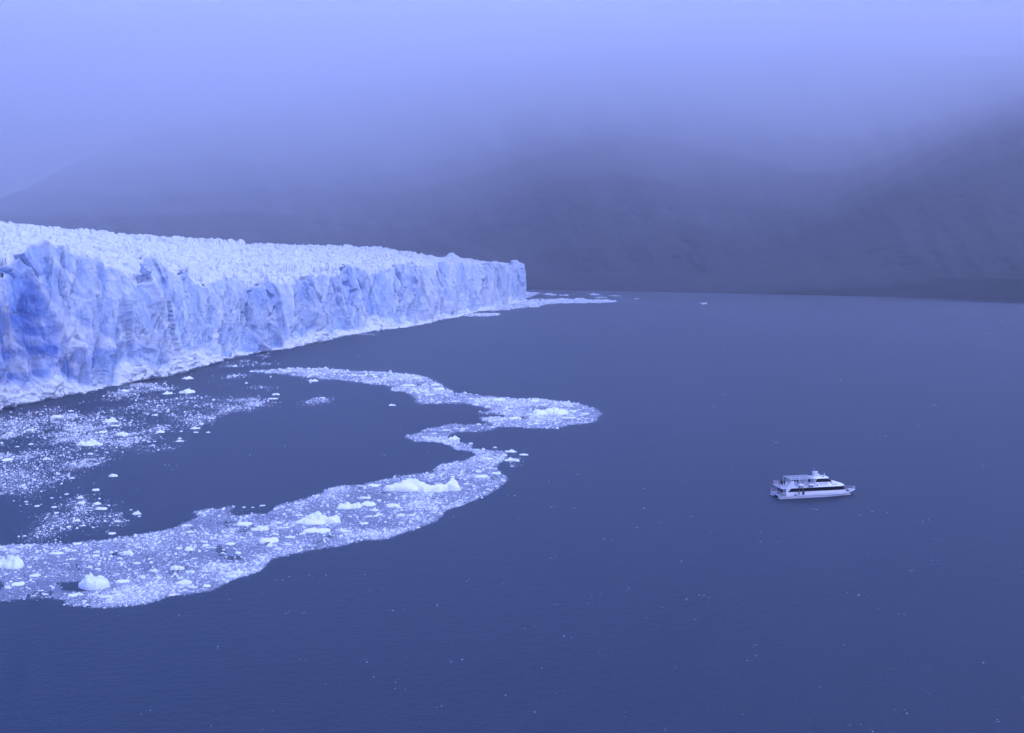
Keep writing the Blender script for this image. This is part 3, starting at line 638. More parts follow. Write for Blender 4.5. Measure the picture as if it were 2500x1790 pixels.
SMALL = {'band': [(376, 1396, 28, 9), (83, 1408, 28, 8), (185, 1330, 22, 7), (136, 1354, 32, 8), (460, 1345, 24, 8), (435, 1341, 18, 6), (560, 1331, 26, 8), (460, 1301, 24, 7), (454, 1286, 24, 7), (657, 1334, 18, 5),
                  (680, 1278, 22, 6), (522, 1384, 14, 10), (296, 1424, 34, 11), (470, 1436, 26, 8), (503, 1434, 24, 9), (287, 1454, 18, 7), (259, 1461, 36, 8), (176, 1457, 28, 10), (420, 1455, 20, 7), (344, 1413, 18, 11),
                  (217, 1388, 14, 9), (40, 1431, 30, 14), (17, 1438, 20, 10), (580, 1401, 32, 9), (580, 1353, 14, 10), (290, 1375, 18, 6), (174, 1367, 18, 5), (915, 1248, 26, 8), (707, 1314, 28, 7), (975, 1261, 24, 9),
                  (888, 1280, 24, 6), (917, 1262, 16, 6), (844, 1299, 26, 6), (893, 1218, 24, 7), (1169, 1154, 16, 7), (1211, 1158, 24, 6), (1193, 1122, 22, 6), (790, 1227, 12, 5), (730, 1260, 18, 5), (700, 1290, 16, 5)],
         'far': [(1306, 981, 26, 6), (995, 943, 34, 6), (1149, 1085, 13, 5), (1400, 1005, 20, 5), (1430, 1012, 22, 5), (1050, 965, 18, 4), (940, 925, 20, 4), (880, 918, 18, 4), (1020, 925, 22, 4), (1150, 975, 16, 4), (1090, 1052, 22, 5), (1060, 1060, 16, 4), (1130, 1048, 14, 4), (1310, 1036, 16, 4), (1360, 1034, 14, 4)],
         'bay': [(231, 1199, 18, 8), (192, 1218, 17, 10), (196, 1230, 18, 8), (235, 1232, 17, 7), (339, 1262, 9, 4), (245, 1245, 32, 8), (185, 1274, 16, 8), (270, 1305, 20, 7), (108, 1123, 20, 8), (173, 1169, 14, 5), (54, 1187, 14, 6),
                 (247, 1057, 24, 7), (472, 1048, 28, 7), (491, 1037, 12, 6), (477, 1057, 12, 4), (509, 1057, 13, 4), (514, 1023, 16, 4), (404, 963, 26, 8), (302, 956, 18, 7), (219, 1110, 18, 5), (392, 1057, 24, 8), (435, 1079, 22, 6), (376, 1015, 16, 5), (279, 1041, 22, 5),
                 (786, 973, 14, 4), (763, 932, 24, 7), (320, 1246, 9, 3), (12, 1126, 30, 9), (20, 1060, 22, 6), (70, 1052, 20, 5), (285, 1275, 20, 6), (200, 1285, 16, 5), (130, 1240, 14, 5), (60, 1310, 10, 4), (170, 1005, 16, 4), (595, 1240, 9, 4), (640, 1236, 14, 4), (617, 1240, 8, 3), (1209, 1094, 13, 4), (1250, 1140, 10, 3)],
         'end': [(1337, 720, 9, 4), (1411, 733, 15, 5), (1300, 741, 14, 4), (1350, 736, 12, 4), (1455, 736, 12, 3), (1475, 735, 14, 4), (1300, 720, 10, 4)]}
for g_, lst in SMALL.items():
    for (px, py, w_, h_) in lst:
        put_chunk(px, py, w_, h_, rnd.choice(('mound', 'slab', 'slab', 'peak')), G[g_][0], G[g_][1])
# more of the same kinds where the photograph shows them packed together
def more(poly, n, g_, lo, hi_):
    p = np.array(poly, float); k = 0
    while k < n:
        x_, y_ = rnd.uniform(0, p[:, 0].max()), rnd.uniform(p[:, 1].min(), p[:, 1].max())
        if in_poly(np.array([x_]), np.array([y_]), poly)[0] and not any(in_poly(np.array([x_]), np.array([y_]), h)[0] for h in HOLES):
            if (g_ == 'band' and y_ < 1110) or (g_ == 'far' and y_ > 1060): continue
            if g_ == 'band' and rnd.random() > (y_ - 1050) / 400: continue
            w_ = rnd.uniform(lo, hi_); put_chunk(x_, y_, w_, w_ * rnd.uniform(0.25, 0.42), rnd.choice(('mound', 'slab')), G[g_][0], G[g_][1]); k += 1
more(BAND, 110, 'band', 8, 19); more(BAND, 25, 'far', 8, 16); more(PATCH[1][0], 18, 'bay', 7, 14); more(PATCH[7][0], 10, 'bay', 7, 13)
# ------------------------------------------------------------------ the catamaran
WHITE, t, b = mat('white_paint', (0.78, 0.80, 0.84), 0.35)
t.links.new(mixc(t, ramp(t, noise_node(t, 0.7, 5, 0.7, objpos(t, (1, 1, 3))).outputs[0], 0.45, 0.75).outputs[0], (0.78, 0.78, 0.78), (0.68, 0.68, 0.70)), b.inputs['Base Color'])
HULLM = mat('grey_white_hull', (0.62, 0.62, 0.65), 0.4)[0]
BOOT = mat('dark_antifouling', (0.025, 0.028, 0.04), 0.5)[0]
DECKM = mat('grey_deck', (0.34, 0.36, 0.42), 0.7)[0]
GLASS = mat('dark_window_glass', (0.004, 0.003, 0.004), 0.12, spec=0.15)[0]
STEEL = mat('painted_rail', (0.66, 0.69, 0.76), 0.35)[0]
BLUE = mat('blue_lettering', (0.02, 0.04, 0.42), 0.4)[0]
DARK = mat('dark_gear', (0.02, 0.022, 0.03), 0.7)[0]
RED = mat('faded_red_ring', (0.50, 0.12, 0.10), 0.5)[0]
BENCH = mat('grey_bench', (0.40, 0.42, 0.52), 0.6)[0]
BEIGE = mat('beige_trim', (0.55, 0.55, 0.50), 0.5)[0]
class MB:
    def __init__(s): s.v = []; s.f = []
    def add(s, v, f):
        n = len(s.v); s.v += [tuple(p) for p in v]; s.f += [tuple(i + n for i in q) for q in f]; return s
    def box(s, x0, x1, y0, y1, z0, z1):
        return s.add([(x, y, z) for z in (z0, z1) for x, y in ((x0, y0), (x1, y0), (x1, y1), (x0, y1))],
                     [(3, 2, 1, 0), (4, 5, 6, 7), (0, 1, 5, 4), (1, 2, 6, 5), (2, 3, 7, 6), (3, 0, 4, 7)])
    def loft(s, rings, caps=True):
        k = len(rings[0]); v = [p for r_ in rings for p in r_]; f = []
        for a in range(len(rings) - 1):
            for i in range(k):
                j = (i + 1) % k; f.append((a * k + i, a * k + j, (a + 1) * k + j, (a + 1) * k + i))
        if caps: f.append(tuple(range(k))[::-1]); f.append(tuple((len(rings) - 1) * k + i for i in range(k)))
        return s.add(v, f)
    def tube(s, p, q, r=0.03, n=6):
        p, q = Vector(p), Vector(q); d = (q - p).normalized(); a = d.orthogonal().normalized(); c = d.cross(a)
        return s.loft([[o_ + (a * math.cos(k * 2 * math.pi / n) + c * math.sin(k * 2 * math.pi / n)) * r for k in range(n)] for o_ in (p, q)])
    def path(s, pts, r=0.03, n=6):
        for a, b_ in zip(pts[:-1], pts[1:]): s.tube(a, b_, r, n)
        return s
    def prism_xz(s, poly, y0, y1):                       # polygon in x,z extruded along y
        return s.loft([[(x, y0, z) for x, z in poly], [(x, y1, z) for x, z in poly]])
    def build(s, name, m, parent=None, bevel=0.0, smooth_sh=False):
        me = bpy.data.meshes.new(name); me.from_pydata([tuple(map(float, p)) for p in s.v], [], s.f); me.update()
        bm = bmesh.new(); bm.from_mesh(me); bmesh.ops.recalc_face_normals(bm, faces=bm.faces)
        bm.to_mesh(me); bm.free()
        if smooth_sh:
            for p_ in me.polygons: p_.use_smooth = True
        me.materials.append(m); o = bpy.data.objects.new(name, me); sc.collection.objects.link(o)
        if bevel:
            md = o.modifiers.new('bevel', 'BEVEL'); md.width = bevel; md.segments = 2; md.limit_method = 'ANGLE'
        if parent: o.parent = parent
        return o
BRZ = R(11.5)
gx_, gy_ = ground(1907.8, 1220.4)
BOATM = Matrix.Translation((float(gx_), float(gy_), 0)) @ Matrix.Rotation(BRZ, 4, 'Z') @ Matrix.Translation((0, 3.55, 0))
boat = empty('tour_boat', BOATM.to_translation(), BRZ)
tag(boat, 'white double-deck catamaran tour boat with dark window bands on the open lake', 'boat')
def bl(L, w_, z): return (L, w_ - 3.55, z)                # along, inboard from the starboard side, up
def side_y(x):                                            # half beam of deck outline
    return 3.55 * (1.0 if x < 17 else max(0.0, 1 - ((x - 17) / 9.4) ** 2.4))
def build_boat():
    # two hulls
    for s_ in (-1, 1):
        m = MB(); rings = []; mb2 = MB(); r2 = []
        for x in (0, 4, 10, 15, 18, 20, 21.5, 22.8, 23.6):
            hw = 1.08 * (1 - max(0, (x - 13) / 10.7) ** 2.0); hw = max(hw, 0.03); yc = s_ * (2.47 - 0.25 * max(0, (x - 15) / 8))
            z0 = 0.16 ; tk = 0.45 + 0 * x
            rings.append([(x, yc - hw, 0.62), (x, yc - hw * 0.96, z0), (x, yc + hw * 0.96, z0), (x, yc + hw, 0.62)])
            r2.append([(x - 0.1 * (x > 20), yc - hw * 0.955, z0 + 0.002), (x, yc - hw * 0.5, -0.6), (x, yc + hw * 0.5, -0.6), (x - 0.1 * (x > 20), yc + hw * 0.955, z0 + 0.002)])
        h = m.loft(rings).build('hull', HULLM, boat); mb2.loft(r2).build('keel', BOOT, h)
        MB().box(-0.35, -0.003, s_ * 2.47 - 1.0, s_ * 2.47 + 1.0, 0.10, 0.26).build('swim_platform', WHITE, h, 0.03)
    # deck body with pointed bow
    xs_ = [0, 3, 8, 13, 17, 18.5, 20, 21.5, 23, 24.2, 25.2, 26.0, 26.4]
    def outline(z_of, inset): 
        L_ = [(x - inset * (x > 24) * 2, -max(side_y(x) - inset, 0.02), z_of(x)) for x in xs_]
        return L_ + [(x, -y, z) for x, y, z in L_[::-1]]
    up = lambda x: 0.92 + 0.42 * max(0, (x - 17) / 9.4) ** 1.5
    lo = lambda x: 0.60 + 0.35 * max(0, (x - 19) / 7.4) ** 1.5
    MB().loft([outline(lo, 0.22), outline(lambda x: lo(x) + 0.12, 0.0), outline(up, 0.0)]).build('deck_body', WHITE, boat)
    L_ = outline(lambda x: up(x) + 0.006, 0.14); MB().add(L_, [tuple(range(len(L_)))]).build('deck', DECKM, boat)
    rub = MB()
    for s_ in (-1, 1): rub.path([(x, s_ * (side_y(x) + 0.015), lo(x) + 0.15) for x in xs_], 0.045)
    rub.build('rubbing_strake', DARK, boat)
    # stern
    MB().box(-0.12, 0.06, -3.5, 3.5, 0.70, 1.28).build('stern_wall', WHITE, boat, 0.04)
    # main cabin: walls to z 3.1
    def cab(ins, z, xf, xa=2.4, slope=0.0):
        y = 3.55 - 0.9 - ins
        pts = [(xa, -y), (20.3 + slope, -y), (xf - 0.5, -y + 0.35), (xf, -y + 1.3), (xf + 0.25, 0)]
        pts = pts + [(x, -yy) for x, yy in pts[::-1][1:]]
        return [(x, yy, z) for x, yy in pts]
    MB().loft([cab(0, 0.90, 22.6), cab(0, 2.0, 22.1), cab(0.05, 3.08, 21.3)]).build('cabin', WHITE, boat)
    # window band: side panels slanted at the rear, wrapping the front
    wb = MB()
    def band(z, xf, off, xa):
        y = 3.55 - 0.9 + off
        pts = [(xa, -y), (20.3, -y), (xf - 0.5 + off, -y + 0.35), (xf + off, -y + 1.3), (xf + 0.25 + off, 0)]
        return pts + [(x, -yy) for x, yy in pts[::-1][1:]]
    for z0, z1, a0, a1 in ((1.98, 3.02, 2.45, 3.45),):
        A = band(z0, 22.12, 0.03, a0); B = band(z1, 21.35, -0.015, a1)
        wb.loft([[(x, y, z0) for x, y in A], [(x, y, z1) for x, y in B]], caps=False)
        # remove closing rear quad by leaving it inside the cabin
    wb.build('cabin_windows', GLASS, boat)
    # roof slab / upper deck
    def slab(xa, xf, y, z, r=0.8):
        pts = [(xa, -y), (19.6, -y), (20.9, -y + 0.3), (xf, -y + 1.3), (xf + 0.22, 0)]
        pts = pts + [(x, -yy) for x, yy in pts[::-1][1:]]
        return [(x, yy, z) for x, yy in pts]
    MB().loft([slab(0.5, 21.5, 2.78, 3.05), slab(0.35, 21.75, 2.9, 3.14), slab(0.35, 21.7, 2.88, 3.34)]).build('upper_deck', WHITE, boat, 0.03)
    MB().box(0.28, 0.42, -2.95, 0.35, 3.02, 3.55).box(0.28, 0.42, 1.0, 2.95, 3.02, 3.55).build('upper_stern_wall', WHITE, boat, 0.02)
    MB().box(0.7, 11.6, -2.6, 2.6, 3.345, 3.36).build('upper_deck_floor', DECKM, boat)
    # front cowl, rising from the windscreen top to the wheelhouse
    c = MB()
    R0 = [(11.3, -2.86), (19.4, -2.80), (20.8, -2.45), (21.6, -1.4), (21.8, 0)]; R0 = R0 + [(x, -y) for x, y in R0[::-1][1:]]
    R1 = [(11.9, -2.05), (17.6, -1.85), (18.3, -1.5), (18.9, -0.8), (19.1, 0)]; R1 = R1 + [(x, -y) for x, y in R1[::-1][1:]]
    R2 = [(11.9, -1.95), (17.2, -1.75), (17.4, -1.4), (17.6, -0.8), (17.7, 0)]; R2 = R2 + [(x, -y) for x, y in R2[::-1][1:]]
    c.loft([[(x, y, 3.345) for x, y in R0], [(x, y, 4.25) for x, y in R1], [(x, y, 4.50) for x, y in R2]]).build('front_cowl', WHITE, boat)
    # wheelhouse
    wh = empty('wheelhouse', (0, 0, 0), 0, boat)
    def whr(x0, x1, y, z, n=1.0):
        pts = [(x0, -y + 0.25), (x0 + 0.5, -y), (x1 - 0.55, -y), (x1, -y + 0.9), (x1 + 0.25, 0)]
        pts = pts + [(x, -yy) for x, yy in pts[::-1][1:]]; return [(x, yy, z) for x, yy in pts]
    MB().loft([whr(11.55, 17.8, 1.98, 4.48), whr(12.4, 16.3, 1.80, 5.52)]).build('wheelhouse_windows', GLASS, wh)
    MB().loft([whr(11.6, 16.5, 1.90, 5.50), whr(11.3, 16.75, 2.0, 5.60), whr(11.3, 16.6, 1.9, 5.72), whr(11.8, 15.9, 1.3, 5.86)]).build('wheelhouse_roof', WHITE, wh)
    MB().prism_xz([(11.2, 4.2), (11.55, 4.2), (12.35, 5.6), (12.0, 5.6)], -2.06, -1.9).prism_xz([(11.2, 4.2), (11.55, 4.2), (12.35, 5.6), (12.0, 5.6)], 1.9, 2.06).build('corner_post', BEIGE, wh)
    MB().loft([[(11.25, y, z) for y, z in ((-1.9, 3.36), (1.9, 3.36), (1.9, 5.5), (-1.9, 5.5))], [(11.75, y, z) for y, z in ((-1.9, 3.36), (1.9, 3.36), (1.9, 5.5), (-1.9, 5.5))]]).build('rear_wall', BENCH, wh)
    MB().box(11.2, 11.24, 0.2, 1.5, 4.2, 5.2).build('rear_window', GLASS, wh)
    # radar arch and what it carries
    ar = empty('radar_arch', (0, 0, 0), 0, boat)
    a = MB()
    for s_ in (-1, 1):
        a.prism_xz([(12.2, 5.7), (13.1, 5.7), (12.9, 6.7), (12.65, 7.3), (12.2, 7.35)], s_ * 0.75 - 0.08, s_ * 0.75 + 0.08)
        a.prism_xz([(12.7, 7.0), (13.0, 7.15), (14.7, 6.0), (14.9, 5.7), (14.4, 5.7)], s_ * 0.75 - 0.08, s_ * 0.75 + 0.08)
    a.build('arch_side', WHITE, ar); MB().box(12.25, 12.95, -0.85, 0.85, 7.18, 7.30).build('arch_top', WHITE, ar, 0.02)
    d = MB(); d.loft([[(13.3 + r_ * math.cos(k * math.pi / 6), 0.2 + r_ * math.sin(k * math.pi / 6), z) for k in range(12)] for r_, z in ((0.18, 7.0), (0.38, 7.12), (0.36, 7.34), (0.2, 7.46))])
    d.tube((13.3, 0.2, 6.5), (13.3, 0.2, 7.02), 0.05).build('radome', WHITE, ar, smooth_sh=True)
    d = MB(); d.tube((12.5, -0.3, 7.3), (12.5, -0.3, 8.3), 0.025).build('antenna', STEEL, ar)
    MB().tube((12.4, 0.5, 7.3), (12.4, 0.5, 8.8), 0.02).build('antenna', STEEL, ar)
    MB().tube((14.9, -1.1, 5.8), (14.9, -1.1, 6.15), 0.12, 8).tube((14.4, -1.2, 5.8), (14.4, -1.2, 6.05), 0.09, 8).build('horn', DARK, boat)
    MB().tube((15.9, 0.3, 5.8), (15.95, 0.3, 6.2), 0.05).tube((15.85, 0.3, 6.15), (16.1, 0.3, 6.55), 0.14, 8).build('searchlight', WHITE, boat)
    # pergola over the upper deck
    pg = MB()
    for y in (-2.55, 0.0, 2.55): pg.path([(3.4, y, 5.8), (11.4, y, 5.8), (11.9, y * 0.75, 5.6)], 0.055)
    for k in range(21):
        x = 3.4 + k * 0.4; pg.box(x - 0.045, x + 0.045, -2.55, 2.55, 5.82, 5.86)
    for x in (3.5, 6.2, 8.9, 11.3):
        for y in (-2.62, 2.62): pg.tube((x, y, 3.35), (x, y, 5.8), 0.045)
    pg.build('pergola', STEEL, boat)
    # swept side wings at the rear
    for s_ in (-1, 1):
        y = s_ * 2.78
        if s_ < 0: MB().prism_xz([(1.9, 0.92), (1.75, 3.0), (2.6, 4.3), (3.35, 5.15), (4.1, 5.45), (4.5, 4.9), (4.55, 4.0), (4.25, 3.2), (3.4, 3.05), (2.4, 2.0), (2.4, 0.92)], y - 0.07, y + 0.07).build('side_wing', WHITE, boat, 0.03)
        # upper bulwark
        MB().prism_xz([(4.3, 3.34), (4.4, 3.95), (11.0, 3.95), (11.9, 4.45), (12.2, 4.35), (11.6, 3.34)], s_ * 2.74 - 0.04, s_ * 2.74 + 0.04).build('upper_side_panel', WHITE, boat)
    # benches on the upper deck
    for x in (5.2, 6.6, 8.0, 9.4):
        for y in (-1.4, 1.4):
            bmx = MB(); bmx.box(x, x + 0.5, y - 0.85, y + 0.85, 3.36, 3.82).box(x, x + 0.10, y - 0.85, y + 0.85, 3.82, 4.22).build('bench', BENCH, boat, 0.02)
    # railings
    r_ = MB()
    def rail(pts, z0, z1, step=1.3, mid=2):
        for k in range(mid + 1):
            z = lambda p, k=k: (p[2] if len(p) > 2 else 0) + z0 + (z1 - z0) * (k + 1) / (mid + 1)
            r_.path([(p[0], p[1], z(p)) for p in pts], 0.035 if k == mid else 0.02)
        for a_, b_ in zip(pts[:-1], pts[1:]):
            n = max(1, int(math.dist(a_[:2], b_[:2]) / step))
            for q in range(n + 1):
                u_ = q / n; p = [a_[i] + (b_[i] - a_[i]) * u_ for i in range(len(a_))]; zz = p[2] if len(p) > 2 else 0
                r_.tube((p[0], p[1], zz + z0), (p[0], p[1], zz + z1), 0.03)
    rail([(1.8, -3.42), (0.02, -3.42), (0.02, 3.42), (1.8, 3.42)], 1.25, 2.1, 1.1)
    r_.build('stern_railing', STEEL, boat); r_ = MB()
    rail([(3.2, -2.85), (0.42, -2.85), (0.42, 2.85), (3.2, 2.85)], 3.5, 4.5, 1.1)
    r_.build('upper_railing', STEEL, boat); r_ = MB()
    for s_ in (-1, 1): rail([(4.4, s_ * 2.74), (11.0, s_ * 2.74)], 3.95, 4.55, 1.3, 1)
    r_.build('upper_railing', STEEL, boat); r_ = MB()
    for s_ in (-1, 1):
        P_ = [(x, s_ * (side_y(x) - 0.06), up(x)) for x in (7.0, 10, 13, 16, 18, 19.5, 21)]; rail(P_, 0, 0.42, 1.4, 0)
        P_ = [(x, s_ * max(side_y(x) - 0.06, 0), up(x)) for x in (21, 22, 23, 24, 25, 25.8, 26.3)]; rail(P_, 0, 0.85, 0.9, 2)
    r_.build('bow_railing', STEEL, boat)
    # door on the near side, inside the aft shelter, stairs
    dr = MB().box(7.2, 7.95, -2.72, -2.66, 0.94, 2.9).build('side_door', DARK, boat); MB().box(7.3, 7.34, -2.76, -2.72, 1.8, 1.95).build('handle', STEEL, dr)
    MB().box(2.30, 2.39, 0.4, 1.9, 0.94, 2.85).build('aft_door', GLASS, boat)
    MB().box(2.30, 2.39, -1.9, -0.9, 1.9, 2.8).build('aft_window', GLASS, boat)
    st = MB()
    for k in range(9): st.box(0.9 + 0.16 * k, 1.15 + 0.16 * k, -2.5, -1.7, 0.94 + 0.26 * k, 0.98 + 0.26 * k)
    st.path([(0.9, -2.5, 0.95), (2.3, -2.5, 3.3)], 0.04).path([(0.9, -1.7, 0.95), (2.3, -1.7, 3.3)], 0.04).build('stairway', STEEL, boat)
    # anchor winch on the foredeck
    wn = MB(); wn.tube((22.9, -1.75, 1.55), (22.9, -0.95, 1.55), 0.22, 10).box(22.6, 23.2, -1.9, -1.75, 1.18, 1.75).box(22.6, 23.2, -0.95, -0.8, 1.18, 1.75)
    wn.build('anchor_winch', DARK, boat)
    MB().box(23.9, 24.6, -0.5, 0.5, 1.22, 1.32).build('deck_hatch', WHITE, boat, 0.02)
    # blue lettering on the cowl: two rows of slanted strokes, a triangle before and two swooshes behind
    def cowl(x, u_, off=0.012):                         # point on the near slanted side of the cowl
        k = (x - 11.3) / 8.1; ylo = -2.86 + 0.06 * k; zlo = 3.345; yhi = -2.05 + 0.2 * (x - 11.9) / 5.7; zhi = 4.25
        return Vector((x, ylo + (yhi - ylo) * u_ - off * 0.74, zlo + (zhi - zlo) * u_ + off * 0.66))
    tx_ = MB()
    def stroke(xa, xb, u0, u1, sl=0.10):
        p = [cowl(xa, u0), cowl(xb, u0), cowl(xb + sl, u1), cowl(xa + sl, u1)]; q = [v_ + Vector((0, 0.02, -0.02)) for v_ in p]
        tx_.loft([q, p])
    def word(s_, x0, wd, gap, u0, u1):
        x = x0; um = (u0 + u1) / 2; th = 0.085
        for ch in s_:
            bars = {'|': [(0, th, u0, u1)], 'n': [(0, th, u0, u1), (wd - th, wd, u0, u1), (th, wd - th, u1 - 0.1, u1)], 'u': [(0, th, u0, u1), (wd - th, wd, u0, u1), (th, wd - th, u0, u0 + 0.1)],
                    'm': [(0, th, u0, u1), (wd / 2 - th / 2, wd / 2 + th / 2, u0, u1), (wd - th, wd, u0, u1), (th, wd - th, u1 - 0.09, u1)], 'L': [(0, th, u0, u1), (th, wd, u0, u0 + 0.1)],
                    'E': [(0, th, u0, u1), (th, wd, u1 - 0.09, u1), (th, wd * .8, um - .04, um + .05), (th, wd, u0, u0 + 0.09)], 'A': [(0, th, u0, u1), (wd - th, wd, u0, u1), (th, wd - th, u1 - 0.1, u1), (th, wd - th, um - .05, um + .04)],
                    'P': [(0, th, u0, u1), (th, wd, u1 - 0.09, u1), (th, wd, um - .04, um + .04), (wd - th, wd, um, u1)], 'F': [(0, th, u0, u1), (th, wd, u1 - 0.09, u1), (th, wd * .8, um - .04, um + .05)], ' ': []}[ch]
            for a_, b_, c_, d_ in bars: stroke(x + a_, x + b_, c_, d_, 0.05)
            x += (wd if ch != '|' else th) + gap
    word('AmnnnnEL nAPL', 12.75, 0.34, 0.08, 0.60, 0.96)
    word('|nnnnnLL_nuu'.replace('_', ' '), 12.95, 0.38, 0.08, 0.12, 0.50)
    # triangle and swooshes
    for x0, x1_, w0 in ((11.75, 12.55, 0.0), (18.2, 18.75, 0.0), (18.75, 19.35, 0.0)):
        p = [cowl(x0, 0.12), cowl(x1_ + 0.1, 0.12), cowl(x1_ - 0.15, 0.92 if x0 < 12 else 0.6)] if x0 < 18 else [cowl(x0, 0.2), cowl(x0 + 0.32, 0.2), cowl(x0 - 0.1, 0.88)]
        tx_.loft([[v_ + Vector((0, 0.02, -0.02)) for v_ in p], p])
    tx_.build('lettering', BLUE, boat)
build_boat()
def place(o, L, w_, z, rz=0.0):
    o.location = BOATM @ Vector(bl(L, w_, z)); o.rotation_euler = (0, 0, BRZ + rz)
# life raft canisters on the near side
for k, (L, lab) in enumerate(((5.7, 'white life raft canister on the near side of the boat, nearer the stern'), (9.0, 'white life raft canister on the near side of the boat, nearer the wheelhouse'))):
    e_ = empty('life_raft', (0, 0, 0)); place(e_, L, 0.52, 3.6); tag(e_, lab, 'life raft', 'life rafts on the boat')
    m = MB(); m.loft([[(x, r_ * math.cos(q * math.pi / 6), 0.42 + r_ * math.sin(q * math.pi / 6)) for q in range(12)] for x, r_ in ((0, 0.22), (0.08, 0.33), (0.8, 0.34), (0.86, 0.37), (0.94, 0.34), (1.62, 0.33), (1.7, 0.22))])
    m.build('canister', WHITE, e_, smooth_sh=True)
    m = MB()
    for x in (0.3, 1.4): m.box(x - 0.04, x + 0.04, -0.3, 0.3, -0.25, 0.12).box(x - 0.04, x + 0.04, 0.2, 0.3, -0.25, 0.5)
    m.build('cradle', DARK, e_)
def torus(name, R_, r_, m, n=20, k=8):
    V = []; Fc = []
    for i in range(n):
        a = 2 * math.pi * i / n
        for j in range(k):
            c_ = 2 * math.pi * j / k; V.append((r_ * math.sin(c_), (R_ + r_ * math.cos(c_)) * math.cos(a), (R_ + r_ * math.cos(c_)) * math.sin(a)))
            Fc.append((i * k + j, ((i + 1) % n) * k + j, ((i + 1) % n) * k + (j + 1) % k, i * k + (j + 1) % k))
    return MB().add(V, Fc).build(name, m, None, smooth_sh=True)
for L, w_, z, lab in ((0.28, 6.4, 4.15, 'red life ring at the far end of the upper stern rail'), (0.28, 2.2, 4.15, 'red life ring on the upper stern rail nearer the camera side'),
                      (-0.10, 5.5, 1.75, 'red life ring at the far end of the lower stern rail'), (-0.10, 2.0, 1.75, 'red life ring on the lower stern rail nearer the camera side')):
    o = torus('life_ring', 0.30, 0.10, RED); place(o, L, w_, z); tag(o, lab, 'life ring', 'life rings on the stern rails')
m = MB().box(0, 0.55, -0.2, 0.2, 0, 0.32); m.tube((0.12, 0, 0.32), (0.43, 0, 0.40), 0.03); o = m.build('bag', DARK, None, 0.04); place(o, 4.5, 0.5, 0.93); tag(o, 'small dark bag lying on the near side deck behind the person', 'bag')
m = MB().box(0, 0.45, -0.35, 0.35, 0, 0.6).box(-0.03, 0.48, -0.38, 0.38, 0.6, 0.68); o = m.build('gear_box', mat('olive_box', (0.10, 0.14, 0.08), 0.6)[0], None, 0.02); place(o, 0.3, 0.9, 0.93); tag(o, 'dark olive gear box behind the lower stern rail at the near corner', 'box')
